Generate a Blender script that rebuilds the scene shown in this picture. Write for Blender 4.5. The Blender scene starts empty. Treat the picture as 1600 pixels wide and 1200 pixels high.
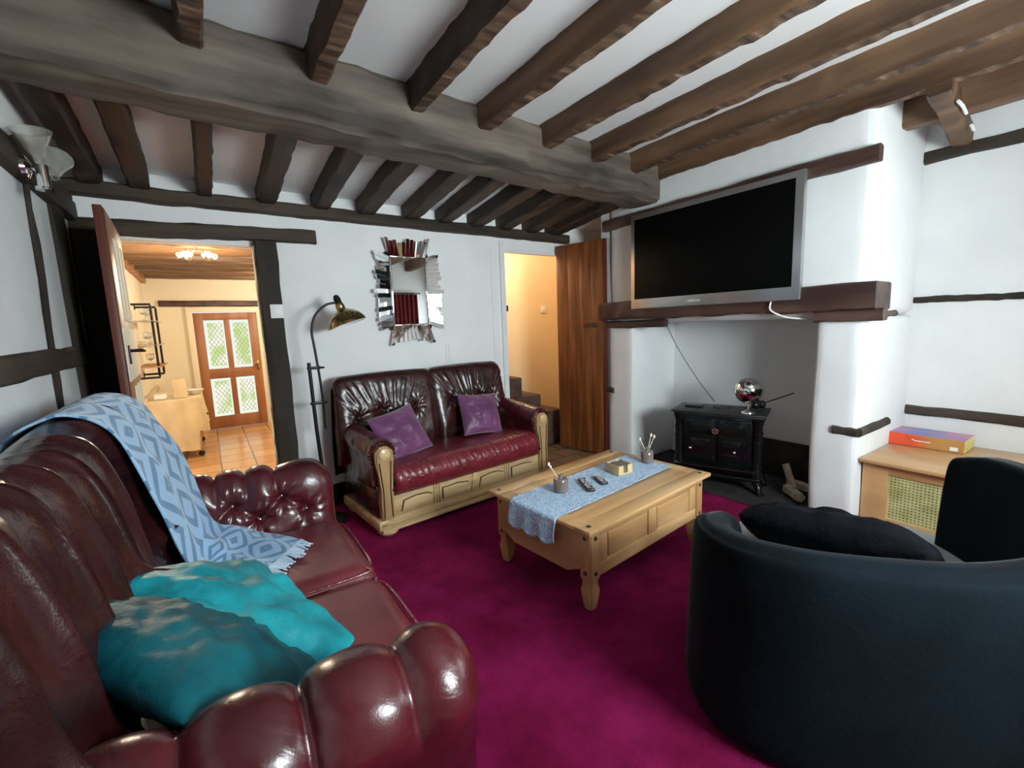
import bpy, bmesh, math, random
from mathutils import Vector, Matrix, noise
random.seed(7)
S = bpy.context.scene
COL = S.collection
PI = math.pi

# ------------------------------------------------------------------ camera
cam_d = bpy.data.cameras.new('camera')
cam = bpy.data.objects.new('camera', cam_d)
COL.objects.link(cam)
S.camera = cam
cam_d.sensor_width = 36.0
cam_d.lens = 703.0 / 1600.0 * 36.0
cam_d.clip_start = 0.02
Rm = Matrix(((0.827, 0.106, -0.553), (-0.562, 0.090, -0.822), (-0.038, 0.990, 0.134))).to_4x4()
q = Rm.to_quaternion(); q.normalize()
cam.matrix_world = Matrix.Translation((0, 0, 1.45)) @ q.to_matrix().to_4x4()

# ------------------------------------------------------------------ world, exposure
W = bpy.data.worlds.new('world'); S.world = W; W.use_nodes = True
W.node_tree.nodes['Background'].inputs[0].default_value = (0.75, 0.87, 1.0, 1)
W.node_tree.nodes['Background'].inputs[1].default_value = 1.0
S.view_settings.view_transform = 'Standard'
S.view_settings.look = 'None'
S.view_settings.gamma = 1.0
S.view_settings.use_curve_mapping = False
S.view_settings.exposure = 0.6

# light levels, used where the windows and lamps are built
WIN_A, WIN_FILL = 4.5, 44.0
KITCHEN_W, STAIR_W = 50.0, 22.0

# ------------------------------------------------------------------ materials
def nt(m): return m.node_tree.nodes, m.node_tree.links
def newmat(name):
    m = bpy.data.materials.new(name); m.use_nodes = True
    return m, m.node_tree.nodes, m.node_tree.links, m.node_tree.nodes['Principled BSDF']
def setin(b, **k):
    names = dict(rough='Roughness', metal='Metallic', coat='Coat Weight', coatr='Coat Roughness', sheen='Sheen Weight',
                 sheenr='Sheen Roughness', spec='Specular IOR Level', trans='Transmission Weight', alpha='Alpha', ior='IOR')
    for a, v in k.items(): b.inputs[names[a]].default_value = v
def coords(N, L, scale=(1, 1, 1), kind='Object'):
    tc = N.new('ShaderNodeTexCoord'); mp = N.new('ShaderNodeMapping')
    mp.inputs['Scale'].default_value = scale
    L.new(tc.outputs[kind], mp.inputs[0]); return mp.outputs[0]
def mat(name, c1, c2=None, scale=6, rough=.6, bump=0.0, bscale=None, stretch=(1, 1, 1), detail=6, contrast=(.35, .65), kind='Object', **kw):
    m, N, L, b = newmat(name)
    c2 = c2 or c1
    v = coords(N, L, stretch, kind)
    n = N.new('ShaderNodeTexNoise'); n.inputs['Scale'].default_value = scale; n.inputs['Detail'].default_value = detail
    L.new(v, n.inputs['Vector'])
    r = N.new('ShaderNodeValToRGB')
    r.color_ramp.elements[0].position = contrast[0]; r.color_ramp.elements[1].position = contrast[1]
    r.color_ramp.elements[0].color = (*c1, 1); r.color_ramp.elements[1].color = (*c2, 1)
    L.new(n.outputs['Fac'], r.inputs[0]); L.new(r.outputs[0], b.inputs['Base Color'])
    if bump:
        n2 = N.new('ShaderNodeTexNoise'); n2.inputs['Scale'].default_value = bscale or scale * 4; n2.inputs['Detail'].default_value = 5
        L.new(v, n2.inputs['Vector'])
        bp = N.new('ShaderNodeBump'); bp.inputs['Strength'].default_value = bump; bp.inputs['Distance'].default_value = .01
        L.new(n2.outputs['Fac'], bp.inputs['Height']); L.new(bp.outputs[0], b.inputs['Normal'])
    setin(b, rough=rough, **kw)
    return m
def emis(name, c, s):
    m = bpy.data.materials.new(name); m.use_nodes = True; N, L = nt(m); N.clear()
    o = N.new('ShaderNodeOutputMaterial'); e = N.new('ShaderNodeEmission')
    e.inputs[0].default_value = (*c, 1); e.inputs[1].default_value = s; L.new(e.outputs[0], o.inputs[0]); return m

M = {}
M['plaster'] = mat('plaster', (.74, .75, .755), (.80, .81, .81), 2.5, .85, .55, 9)
M['ceilplaster'] = mat('ceiling_plaster', (.80, .80, .79), (.84, .84, .83), 2, .9, .25, 8)
M['wallpaint'] = mat('wall_paint', (.80, .80, .80), (.84, .84, .84), 3, .8, .12, 14)
M['cream'] = mat('cream_wall', (.80, .72, .56), (.84, .77, .61), 2, .85, .3, 10)
M['stairwall'] = mat('stair_wall', (.82, .62, .38), (.85, .66, .42), 2, .85, .3, 12)
M['soot'] = mat('soot', (.012, .012, .012), (.03, .028, .025), 8, .9, .5)
def woodmat(name, c1, c2, axis=1, rough=.55, scale=5, bump=.35, **kw):
    st = [14, 14, 14]; st[axis] = 1.2
    return mat(name, c1, c2, scale * .35, rough, bump, scale, stretch=tuple(s / 3 for s in st), detail=8, **kw)
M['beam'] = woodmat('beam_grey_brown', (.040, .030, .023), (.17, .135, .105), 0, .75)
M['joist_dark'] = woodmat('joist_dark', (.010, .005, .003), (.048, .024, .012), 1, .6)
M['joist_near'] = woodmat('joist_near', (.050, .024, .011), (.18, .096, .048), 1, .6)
M['timber'] = woodmat('timber', (.016, .011, .007), (.060, .042, .029), 1, .75)
M['timberv'] = woodmat('timber_vertical', (.010, .007, .004), (.035, .024, .016), 2, .75)
M['timberx'] = woodmat('timber_cross', (.014, .009, .005), (.062, .042, .026), 0, .75)
M['mantel'] = woodmat('mantel_wood', (.035, .015, .012), (.105, .055, .040), 1, .55)
def notched():
    m, N, L, b = newmat('joist_underside')
    v = coords(N, L, (3, 14, 3))
    n = N.new('ShaderNodeTexNoise'); n.inputs['Scale'].default_value = 1.6; n.inputs['Detail'].default_value = 5; L.new(v, n.inputs[0])
    r = N.new('ShaderNodeValToRGB'); e = r.color_ramp.elements
    e[0].position = .38; e[0].color = (.05, .026, .014, 1); e[1].position = .62; e[1].color = (.17, .10, .058, 1)
    e2 = e.new(.76); e2.color = (.42, .31, .22, 1)
    L.new(n.outputs['Fac'], r.inputs[0]); L.new(r.outputs[0], b.inputs['Base Color'])
    bp = N.new('ShaderNodeBump'); bp.inputs['Strength'].default_value = .6; bp.inputs['Distance'].default_value = .01
    L.new(n.outputs['Fac'], bp.inputs['Height']); L.new(bp.outputs[0], b.inputs['Normal'])
    setin(b, rough=.75); return m
M['notched'] = notched()
def leather(name, c1, c2, rough=.3, wr=.5, sc=9):
    m, N, L, b = newmat(name)
    v = coords(N, L)
    n = N.new('ShaderNodeTexNoise'); n.inputs['Scale'].default_value = 5; n.inputs['Detail'].default_value = 6; L.new(v, n.inputs[0])
    r = N.new('ShaderNodeValToRGB'); e = r.color_ramp.elements
    e[0].position = .3; e[0].color = (*c1, 1); e[1].position = .7; e[1].color = (*c2, 1)
    L.new(n.outputs['Fac'], r.inputs[0]); L.new(r.outputs[0], b.inputs['Base Color'])
    n2 = N.new('ShaderNodeTexNoise'); n2.inputs['Scale'].default_value = sc; n2.inputs['Detail'].default_value = 3; n2.inputs['Distortion'].default_value = 1.2; L.new(v, n2.inputs[0])
    vo = N.new('ShaderNodeTexVoronoi'); vo.inputs['Scale'].default_value = 260; L.new(v, vo.inputs[0])
    mx = N.new('ShaderNodeMath'); mx.operation = 'MULTIPLY_ADD'; mx.inputs[1].default_value = .04; L.new(vo.outputs['Distance'], mx.inputs[0]); L.new(n2.outputs['Fac'], mx.inputs[2])
    bp = N.new('ShaderNodeBump'); bp.inputs['Strength'].default_value = wr; bp.inputs['Distance'].default_value = .02
    L.new(mx.outputs[0], bp.inputs['Height']); L.new(bp.outputs[0], b.inputs['Normal'])
    setin(b, rough=rough, coat=.35, coatr=.22, spec=.5); return m
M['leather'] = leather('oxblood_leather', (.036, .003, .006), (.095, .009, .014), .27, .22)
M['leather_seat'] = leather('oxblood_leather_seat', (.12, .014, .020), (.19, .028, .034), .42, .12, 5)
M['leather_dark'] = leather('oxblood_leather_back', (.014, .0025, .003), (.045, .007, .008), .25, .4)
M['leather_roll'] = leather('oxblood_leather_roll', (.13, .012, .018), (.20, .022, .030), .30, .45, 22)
M['oak'] = woodmat('honey_oak', (.40, .25, .11), (.74, .55, .30), 0, .35, coat=.3, coatr=.2)
M['oakv'] = woodmat('honey_oak_vertical', (.26, .15, .06), (.55, .36, .17), 2, .35, coat=.3, coatr=.2)
M['oak_dark'] = mat('oak_groove', (.03, .015, .008), (.06, .03, .015), 9, .5)
M['pine'] = woodmat('waxed_pine', (.42, .22, .085), (.66, .42, .20), 0, .4, scale=4, bump=.12, coat=.2, coatr=.25)
M['pinev'] = woodmat('waxed_pine_vertical', (.42, .22, .085), (.62, .38, .18), 2, .4, scale=4, bump=.12, coat=.2, coatr=.25)
M['pined'] = woodmat('waxed_pine_end', (.38, .20, .08), (.56, .33, .15), 1, .45, scale=4, bump=.12)
M['redwood'] = woodmat('stained_door_wood', (.12, .034, .008), (.25, .082, .022), 2, .42, scale=13, bump=.05)
M['redwoodd'] = woodmat('stained_door_edge', (.07, .012, .006), (.13, .028, .012), 2, .5)
M['kdoor'] = woodmat('kitchen_door_wood', (.26, .10, .04), (.38, .16, .065), 2, .45)
M['kjoist'] = woodmat('kitchen_joist_wood', (.07, .032, .012), (.17, .085, .035), 0, .5)
M['brownstair'] = mat('stair_carpet', (.06, .032, .022), (.11, .062, .042), 14, .9, .4)
M['blackmetal'] = mat('black_metal', (.012, .012, .012), (.02, .02, .02), 8, .38, metal=.6)
M['brass'] = mat('antique_brass', (.34, .26, .11), (.42, .33, .15), 8, .25, metal=1.0)
M['whitein'] = mat('white_enamel', (.75, .75, .75), None, 5, .35)
M['chrome'] = mat('chrome', (.85, .85, .85), None, 4, .06, metal=1.0)
M['steel'] = mat('brushed_steel', (.50, .51, .52), (.56, .57, .58), 6, .32, metal=.9)
M['screen'] = mat('tv_screen', (.002, .002, .002), None, 4, .40, spec=.08)
M['mirror'] = mat('mirror_glass', (.88, .89, .88), None, 4, .015, metal=1.0)
M['stove'] = mat('stove_enamel', (.003, .004, .004), (.006, .007, .007), 6, .22, coat=.35, coatr=.08, spec=.3)
M['stovetop'] = mat('stove_cast_top', (.008, .008, .008), (.02, .02, .02), 12, .5, .3)
M['stoveglass'] = mat('stove_window', (.004, .004, .005), (.03, .03, .034), 9, .12, contrast=(.55, .8))
M['bark'] = mat('log_wood', (.42, .33, .24), (.70, .60, .48), 14, .85, .4)
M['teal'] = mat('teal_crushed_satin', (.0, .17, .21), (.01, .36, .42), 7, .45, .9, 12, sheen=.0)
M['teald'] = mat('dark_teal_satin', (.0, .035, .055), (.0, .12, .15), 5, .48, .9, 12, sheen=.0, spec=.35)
M['plum'] = mat('plum_satin', (.10, .022, .085), (.19, .050, .16), 4, .45, .35, 14, sheen=.5)
M['velvet'] = mat('teal_velvet', (.0008, .0024, .004), (.002, .007, .011), 4, .85, .15, 60, sheen=.08, sheenr=.3, spec=.12)  # near-black base: the chair's shade is put into the velvet colour
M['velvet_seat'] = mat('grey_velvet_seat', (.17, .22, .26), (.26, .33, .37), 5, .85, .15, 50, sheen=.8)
M['fur'] = mat('black_fur', (.001, .001, .002), (.004, .0045, .008), 14, .85, .4, 60, spec=.1)
M['whiteplastic'] = mat('white_plastic', (.80, .80, .78), None, 4, .4)
M['blackplastic'] = mat('black_plastic', (.015, .016, .02), None, 4, .3)
M['rattan'] = mat('rattan', (.42, .40, .16), (.60, .56, .28), 12, .6)
M['cabwood'] = woodmat('cabinet_wood', (.50, .27, .11), (.62, .37, .17), 1, .38, scale=3, bump=.05, coat=.2)
M['ceramic'] = mat('smoky_ceramic', (.13, .095, .085), (.20, .16, .15), 10, .18, coat=.5)
M['reed'] = mat('pale_reed', (.80, .72, .60), None, 6, .7)
M['cloth'] = mat('calico_cloth', (.62, .50, .32), (.70, .58, .38), 6, .9, .3, 40)
M['curtain'] = mat('red_curtain', (.10, .007, .008), (.19, .014, .014), 3, .8, .3, 20)
M['slate'] = mat('slate_coaster', (.10, .085, .08), (.17, .15, .14), 10, .7, .3)
M['whitewood'] = mat('white_gloss_paint', (.78, .79, .80), None, 4, .35)
M['glassw'] = mat('clear_glass', (.92, .93, .9), None, 4, .08, trans=.9, ior=1.45)
M['bulb'] = emis('lit_bulb', (1.0, .80, .50), 30)

def carpet():
    m, N, L, b = newmat('magenta_carpet')
    v = coords(N, L)
    n = N.new('ShaderNodeTexNoise'); n.inputs['Scale'].default_value = 3.2; n.inputs['Detail'].default_value = 7; n.inputs['Roughness'].default_value = .65; L.new(v, n.inputs[0])
    r = N.new('ShaderNodeValToRGB'); e = r.color_ramp.elements
    e[0].position = .3; e[0].color = (.13, .002, .028, 1); e[1].position = .72; e[1].color = (.31, .012, .105, 1)
    L.new(n.outputs['Fac'], r.inputs[0]); L.new(r.outputs[0], b.inputs['Base Color'])
    n2 = N.new('ShaderNodeTexNoise'); n2.inputs['Scale'].default_value = 220; n2.inputs['Detail'].default_value = 3; L.new(v, n2.inputs[0])
    bp = N.new('ShaderNodeBump'); bp.inputs['Strength'].default_value = .8; bp.inputs['Distance'].default_value = .01
    L.new(n2.outputs['Fac'], bp.inputs['Height']); L.new(bp.outputs[0], b.inputs['Normal'])
    setin(b, rough=1.0, spec=.1); return m
M['carpet'] = carpet()
def tiles(name, c1, c2, mortar, sx, sy, rough=.35, off=0.0, msize=.02):
    m, N, L, b = newmat(name)
    v = coords(N, L)
    br = N.new('ShaderNodeTexBrick'); br.offset = off; L.new(v, br.inputs['Vector'])
    br.inputs['Color1'].default_value = (*c1, 1); br.inputs['Color2'].default_value = (*c2, 1); br.inputs['Mortar'].default_value = (*mortar, 1)
    br.inputs['Scale'].default_value = 1.0; br.inputs['Mortar Size'].default_value = msize
    br.inputs['Brick Width'].default_value = sx; br.inputs['Row Height'].default_value = sy
    L.new(br.outputs[0], b.inputs['Base Color'])
    bp = N.new('ShaderNodeBump'); bp.inputs['Strength'].default_value = .4; bp.inputs['Distance'].default_value = .005; bp.invert = True
    L.new(br.outputs['Fac'], bp.inputs['Height']); L.new(bp.outputs[0], b.inputs['Normal'])
    setin(b, rough=rough); return m
M['ktile'] = tiles('terracotta_tiles', (.62, .36, .17), (.50, .26, .11), (.22, .13, .07), .33, .33, .22, 0, .008)
M['htile'] = tiles('hall_stone', (.13, .075, .042), (.17, .105, .065), (.06, .04, .025), .34, .24, .5, .5, .015)
def blanket(name, base, line, k):
    m, N, L, b = newmat(name)
    tc = N.new('ShaderNodeTexCoord'); sp = N.new('ShaderNodeSeparateXYZ'); L.new(tc.outputs['UV'], sp.inputs[0])
    def mt(op, a, bb=None, c=None):
        x = N.new('ShaderNodeMath'); x.operation = op
        for i, t in enumerate((a, bb, c)):
            if t is None: continue
            if isinstance(t, (int, float)): x.inputs[i].default_value = t
            else: L.new(t, x.inputs[i])
        return x.outputs[0]
    u = mt('ABSOLUTE', mt('SUBTRACT', mt('FRACT', mt('MULTIPLY', sp.outputs[0], k[0])), .5))
    w = mt('ABSOLUTE', mt('SUBTRACT', mt('FRACT', mt('MULTIPLY', sp.outputs[1], k[1])), .5))
    d = mt('ADD', u, w)
    s = mt('SINE', mt('MULTIPLY', d, 2 * PI * 3.0))
    t = mt('GREATER_THAN', s, .3)
    mx = N.new('ShaderNodeMix'); mx.data_type = 'RGBA'
    mx.inputs['A'].default_value = (*base, 1); mx.inputs['B'].default_value = (*line, 1)
    L.new(t, mx.inputs['Factor']); L.new(mx.outputs['Result'], b.inputs['Base Color'])
    nz = N.new('ShaderNodeTexNoise'); nz.inputs['Scale'].default_value = 180; L.new(tc.outputs['Object'], nz.inputs[0])
    bp = N.new('ShaderNodeBump'); bp.inputs['Strength'].default_value = .5; bp.inputs['Distance'].default_value = .006
    L.new(nz.outputs['Fac'], bp.inputs['Height']); L.new(bp.outputs[0], b.inputs['Normal'])
    setin(b, rough=.95, sheen=.3); return m
M['throw'] = blanket('blue_diamond_weave', (.33, .53, .76), (.10, .24, .42), (2.2, 7.0))
M['fringe'] = mat('pale_blue_fringe', (.55, .70, .85), (.68, .80, .92), 20, .95)
M['runner'] = mat('pale_blue_lace', (.34, .48, .66), (.50, .64, .82), 70, .95, 1.0, 70, contrast=(.42, .58))
def boxprint():
    m, N, L, b = newmat('game_box_print')
    tc = N.new('ShaderNodeTexCoord'); sp = N.new('ShaderNodeSeparateXYZ'); L.new(tc.outputs['Object'], sp.inputs[0])
    r = N.new('ShaderNodeValToRGB'); e = r.color_ramp.elements
    mr = N.new('ShaderNodeMapRange'); mr.inputs['From Min'].default_value = -.2; mr.inputs['From Max'].default_value = .2
    L.new(sp.outputs[1], mr.inputs[0]); L.new(mr.outputs[0], r.inputs[0])
    e[0].position = .40; e[0].color = (.50, .25, .08, 1); e[1].position = .66; e[1].color = (.78, .09, .035, 1)
    L.new(r.outputs[0], b.inputs['Base Color']); setin(b, rough=.35); return m
M['boxfront'] = boxprint()
M['boxtop'] = mat('game_box_lid', (.10, .18, .50), (.60, .20, .30), 3, .3, contrast=(.40, .62))
M['boxend'] = mat('game_box_end', (.62, .52, .10), (.75, .65, .25), 5, .4)
M['boxwhite'] = mat('printed_white', (.85, .85, .82), None, 5, .4)
M['leadglass'] = None

# ------------------------------------------------------------------ geometry helpers
def tag(o, label=None, cat=None, group=None, kind=None):
    if label: o['label'] = label
    if cat: o['category'] = cat
    if group: o['group'] = group
    if kind: o['kind'] = kind
    return o
def thing(name, label, cat, loc=(0, 0, 0), rz=0, group=None):
    o = bpy.data.objects.new(name, None); COL.objects.link(o); o.empty_display_size = .1
    o.location = loc; o.rotation_euler = (0, 0, rz)
    return tag(o, label, cat, group)
def obj(name, bm, mats, parent=None, smooth=True, kind=None, sub=0, auto=True):
    me = bpy.data.meshes.new(name)
    bmesh.ops.recalc_face_normals(bm, faces=bm.faces) if auto else None
    bm.to_mesh(me); bm.free()
    o = bpy.data.objects.new(name, me); COL.objects.link(o)
    for m in (mats if isinstance(mats, (list, tuple)) else [mats]): me.materials.append(m)
    if smooth:
        me.polygons.foreach_set('use_smooth', [True] * len(me.polygons))
        if smooth != 'all': me.set_sharp_from_angle(angle=math.radians(38))
    if parent: o.parent = parent
    if kind: o['kind'] = kind
    if sub:
        md = o.modifiers.new('s', 'SUBSURF'); md.levels = sub; md.render_levels = sub
    return o
def B(): return bmesh.new()
def box(bm, c, s, bev=0.0, rot=None, seg=2, mi=0):
    """box centred at c, size s"""
    r = bmesh.ops.create_cube(bm, size=1.0)
    vs = r['verts']
    bmesh.ops.scale(bm, vec=s, verts=vs)
    if bev:
        es = list({e for v in vs for e in v.link_edges})
        rr = bmesh.ops.bevel(bm, geom=es, offset=min(bev, min(s) * .49), segments=seg, affect='EDGES', profile=.5)
        vs = list({v for f in rr['faces'] for v in f.verts} | {v for v in vs if v.is_valid})
    if rot is not None: bmesh.ops.transform(bm, matrix=rot.to_4x4() if not isinstance(rot, Matrix) or len(rot) == 3 else rot, verts=vs)
    bmesh.ops.translate(bm, vec=c, verts=vs)
    if mi:
        for f in {f for v in vs for f in v.link_faces}: f.material_index = mi
    return vs
def boxm(bm, lo, hi, bev=0.0, seg=2):
    c = [(a + b) / 2 for a, b in zip(lo, hi)]; s = [abs(b - a) for a, b in zip(lo, hi)]
    return box(bm, c, s, bev, seg=seg)
def tube(bm, pts, r, n=10, cap=True):
    pts = [Vector(p) for p in pts]; rr = r if isinstance(r, (list, tuple)) else [r] * len(pts)
    rings = []; up = Vector((0, 0, 1)); prev = None
    for i, p in enumerate(pts):
        t = (pts[min(i + 1, len(pts) - 1)] - pts[max(i - 1, 0)]).normalized()
        if prev is None:
            a = t.cross(up) if abs(t.dot(up)) < .95 else t.cross(Vector((1, 0, 0)))
        else:
            a = prev - t * prev.dot(t)
        a.normalize(); prev = a; b = t.cross(a)
        rings.append([bm.verts.new(p + (a * math.cos(2 * PI * k / n) + b * math.sin(2 * PI * k / n)) * rr[i]) for k in range(n)])
    for i in range(len(rings) - 1):
        for k in range(n):
            bm.faces.new((rings[i][k], rings[i][(k + 1) % n], rings[i + 1][(k + 1) % n], rings[i + 1][k]))
    if cap:
        bm.faces.new(rings[0][::-1]); bm.faces.new(rings[-1])
def lathe(bm, prof, n=24, c=(0, 0, 0), mtx=None):
    rings = []; vs = []
    for (r, z) in prof:
        if r < 1e-5: ring = [bm.verts.new((0, 0, z))]
        else: ring = [bm.verts.new((r * math.cos(2 * PI * k / n), r * math.sin(2 * PI * k / n), z)) for k in range(n)]
        rings.append(ring); vs += ring
    for a, b in zip(rings, rings[1:]):
        for k in range(n):
            k2 = (k + 1) % n
            if len(a) == 1 and len(b) == 1: continue
            if len(a) == 1: bm.faces.new((a[0], b[k], b[k2]))
            elif len(b) == 1: bm.faces.new((a[k], b[0], a[k2]))
            else: bm.faces.new((a[k], b[k], b[k2], a[k2]))
    if mtx is not None: bmesh.ops.transform(bm, matrix=mtx, verts=vs)
    bmesh.ops.translate(bm, vec=c, verts=vs)
    return vs
def prism(bm, poly, axis, a0, a1, mi=0):
    """extrude 2D polygon along axis 0/1/2 between a0..a1"""
    def P(p, a):
        if axis == 0: return (a, p[0], p[1])
        if axis == 1: return (p[0], a, p[1])
        return (p[0], p[1], a)
    A = [bm.verts.new(P(p, a0)) for p in poly]; Bv = [bm.verts.new(P(p, a1)) for p in poly]
    fs = [bm.faces.new(A), bm.faces.new(Bv[::-1])]
    n = len(poly)
    for i in range(n): fs.append(bm.faces.new((A[i], A[(i + 1) % n], Bv[(i + 1) % n], Bv[i])))
    for f in fs: f.material_index = mi
    return A + Bv
def grid(fn, nu, nv, wrapu=False, wrapv=False, disp=None, bm=None):
    """surface fn(u,v)->Vector, optional disp(u,v,p) along the normal, with UVs"""
    bm = bm or bmesh.new(); uvl = bm.loops.layers.uv.verify()
    cu = nu if wrapu else nu + 1; cv = nv if wrapv else nv + 1
    V = []
    for i in range(cu):
        row = []
        for j in range(cv):
            u, v = i / nu, j / nv; p = Vector(fn(u, v))
            if disp:
                e = 1e-3
                du = Vector(fn(u + e, v)) - Vector(fn(u - e, v)); dv = Vector(fn(u, v + e)) - Vector(fn(u, v - e))
                n = du.cross(dv)
                n = n.normalized() if n.length > 1e-12 else Vector((0, 0, 1))
                p = p + n * disp(u, v, p)
            row.append(bm.verts.new(p))
        V.append(row)
    for i in range(nu):
        for j in range(nv):
            i2, j2 = (i + 1) % cu, (j + 1) % cv
            f = bm.faces.new((V[i][j], V[i2][j], V[i2][j2], V[i][j2]))
            for l, (a, b) in zip(f.loops, ((i, j), (i + 1, j), (i + 1, j + 1), (i, j + 1))): l[uvl].uv = (a / nu, b / nv)
    return bm
def spline(pts):
    """Catmull-Rom through points -> f(t)"""
    P = [Vector(p) for p in pts]; n = len(P) - 1
    def f(t):
        t = max(0.0, min(1.0, t)) * n; i = min(int(t), n - 1); s = t - i
        p0 = P[max(i - 1, 0)]; p1 = P[i]; p2 = P[i + 1]; p3 = P[min(i + 2, n)]
        return 0.5 * ((2 * p1) + (p2 - p0) * s + (2 * p0 - 5 * p1 + 4 * p2 - p3) * s * s + (3 * p1 - p0 - 3 * p2 + p3) * s ** 3)
    return f
def nz(p, s=1.0): return noise.noise(Vector(p) * s)
def timber(name, p0, p1, w, h, m, parent=None, wob=.008, n=14, chamf=.012, kind=None, label=None, cat=None, group=None, updir=(0, 0, 1)):
    """hewn timber between p0 and p1 (centre line), w wide, h high"""
    p0, p1 = Vector(p0), Vector(p1); t = (p1 - p0).normalized(); up = Vector(updir); s = t.cross(up).normalized(); up = s.cross(t).normalized()
    sec = [(-w / 2 + chamf, -h / 2), (w / 2 - chamf, -h / 2), (w / 2, -h / 2 + chamf), (w / 2, h / 2 - chamf), (w / 2 - chamf, h / 2), (-w / 2 + chamf, h / 2), (-w / 2, h / 2 - chamf), (-w / 2, -h / 2 + chamf)]
    bm = B(); rings = []; sd = random.random() * 50
    for i in range(n + 1):
        c = p0.lerp(p1, i / n); ring = []
        bow = s * (wob * .8 * noise.noise(Vector((i * .35, sd, 0)))) + up * (wob * .8 * noise.noise(Vector((i * .35, sd, 9))))
        for k, (a, b) in enumerate(sec):
            q_ = c + bow + s * a + up * b
            q_ = q_ + (s * noise.noise(Vector((i * .9, k * 1.7, sd))) + up * noise.noise(Vector((i * .9, k * 1.7, sd + 20)))) * wob
            ring.append(bm.verts.new(q_))
        rings.append(ring)
    for a, b in zip(rings, rings[1:]):
        for k in range(8):
            f = bm.faces.new((a[k], a[(k + 1) % 8], b[(k + 1) % 8], b[k]))
            if k in (0, 1) : f.material_index = 1
    bm.faces.new(rings[0][::-1]); bm.faces.new(rings[-1])
    mm = m if isinstance(m, (list, tuple)) else [m, m]
    o = obj(name, bm, list(mm), parent, kind=kind)
    tag(o, label, cat, group)
    return o
def textmesh(body, size, m, parent, name='lettering', extrude=.0006, loc=(0, 0, 0), rot=(0, 0, 0), sx=1.0):
    cu = bpy.data.curves.new('t', 'FONT'); cu.body = body; cu.size = size; cu.extrude = extrude; cu.align_x = 'CENTER'; cu.align_y = 'CENTER'
    to = bpy.data.objects.new('t', cu); COL.objects.link(to)
    dg = bpy.context.evaluated_depsgraph_get()
    me = bpy.data.meshes.new_from_object(to.evaluated_get(dg))
    bpy.data.objects.remove(to)
    o = bpy.data.objects.new(name, me); COL.objects.link(o); me.materials.clear(); me.materials.append(m)
    o.parent = parent; o.location = loc; o.rotation_euler = rot; o.scale = (sx, 1, 1); return o

# ================================================================== ROOM SHELL
def WY(x): return 3.84 + .04 * (x - .68)       # the far wall runs slightly out of square
def struct(name, bm, m, smooth=True): return obj(name, bm, m, None, smooth, 'structure')
def wallseg(bm, x0, x1, z0, z1, th=.14):
    prism(bm, [(x0, WY(x0)), (x1, WY(x1)), (x1, WY(x1) + th), (x0, WY(x0) + th)], 2, z0, z1)

bm = B(); boxm(bm, (-.75, -1.25, -.1), (4.5, 3.0, 0)); boxm(bm, (-.75, 3.0, -.1), (2.62, 3.92, 0)); struct('floor', bm, M['carpet'], False)
bm = B(); boxm(bm, (2.62, 3.0, -.1), (5.2, 5.4, 0.002)); struct('floor_hall', bm, M['htile'], False)
bm = B(); boxm(bm, (-.9, 3.92, -.1), (2.62, 8.4, 0.004)); struct('floor_kitchen', bm, M['ktile'], False)
bm = B(); boxm(bm, (3.30, 1.3, 0.0), (4.2, 3.1, 0.012), .004); struct('hearth', bm, M['soot'])
# far wall
bm = B()
wallseg(bm, -.6, -.44, 0, 2.62); wallseg(bm, -.44, .36, 2.07, 2.62); wallseg(bm, .36, 2.57, 0, 2.62); wallseg(bm, 2.57, 3.42, 2.20, 2.62); wallseg(bm, 3.42, 4.2, 0, 2.62)
struct('wall_back', bm, M['wallpaint'])
# left wall
bm = B(); boxm(bm, (-.74, -1.2, 0), (-.6, 3.98, 2.9)); struct('wall_left', bm, M['plaster'])
# wall behind the camera, with an opening for the added fill window
bm = B()
y0, y1 = -1.2, -1.05
for (a, b_, c, d) in ((-.7, 1.25, 0, 2.9), (1.25, 2.4, 0, 1.28), (1.25, 2.4, 2.12, 2.9), (2.4, 4.5, 0, 2.9)):
    boxm(bm, (a, y0, c), (b_, y1, d))
struct('wall_front', bm, M['plaster'])
# right side: alcove wall, chimney breast, piers, recess
bm = B()
for a, b_, c, d in ((-1.2, -.92, 0, 2.9), (-.92, .28, 0, .90), (-.92, .28, 2.10, 2.9), (.28, 1.2, 0, 2.9)): boxm(bm, (4.35, a, c), (4.5, b_, d))
struct('wall_right', bm, M['plaster'])
def soft(bm, amp=.012, s=2.2):
    bmesh.ops.subdivide_edges(bm, edges=bm.edges, cuts=5, use_grid_fill=True)
    for v in bm.verts:
        n = noise.noise_vector(v.co * s) * amp; n.z *= .4; v.co += n
bm = B()
boxm(bm, (3.47, 1.12, 1.40), (4.45, 3.33, 2.9), .085, 4)     # breast above the mantel
soft(bm); struct('wall_chimney_breast', bm, M['plaster'])
bm = B(); boxm(bm, (3.45, 1.12, 0), (4.45, 1.40, 1.40), .045, 3); soft(bm); struct('wall_right_pier', bm, M['plaster'])
bm = B(); boxm(bm, (3.45, 2.99, 0), (4.45, 3.33, 1.40), .045, 3); soft(bm); struct('wall_left_pier', bm, M['plaster'])
bm = B(); boxm(bm, (4.1, 1.3, 0), (4.25, 3.1, 1.6)); soft(bm, .01); struct('wall_recess', bm, M['plaster'])
bm = B(); boxm(bm, (4.06, 1.38, 0.012), (4.10, 2.25, .34), .008); struct('trim_soot_board', bm, M['soot'])
bm = B(); boxm(bm, (3.50, 3.33, 0), (4.45, 3.45, 2.9)); struct('wall_hall_side', bm, M['plaster'])
bm = B(); boxm(bm, (4.35, 3.4, 0), (4.5, 5.4, 2.9)); struct('wall_hall_right', bm, M['stairwall'])
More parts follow.
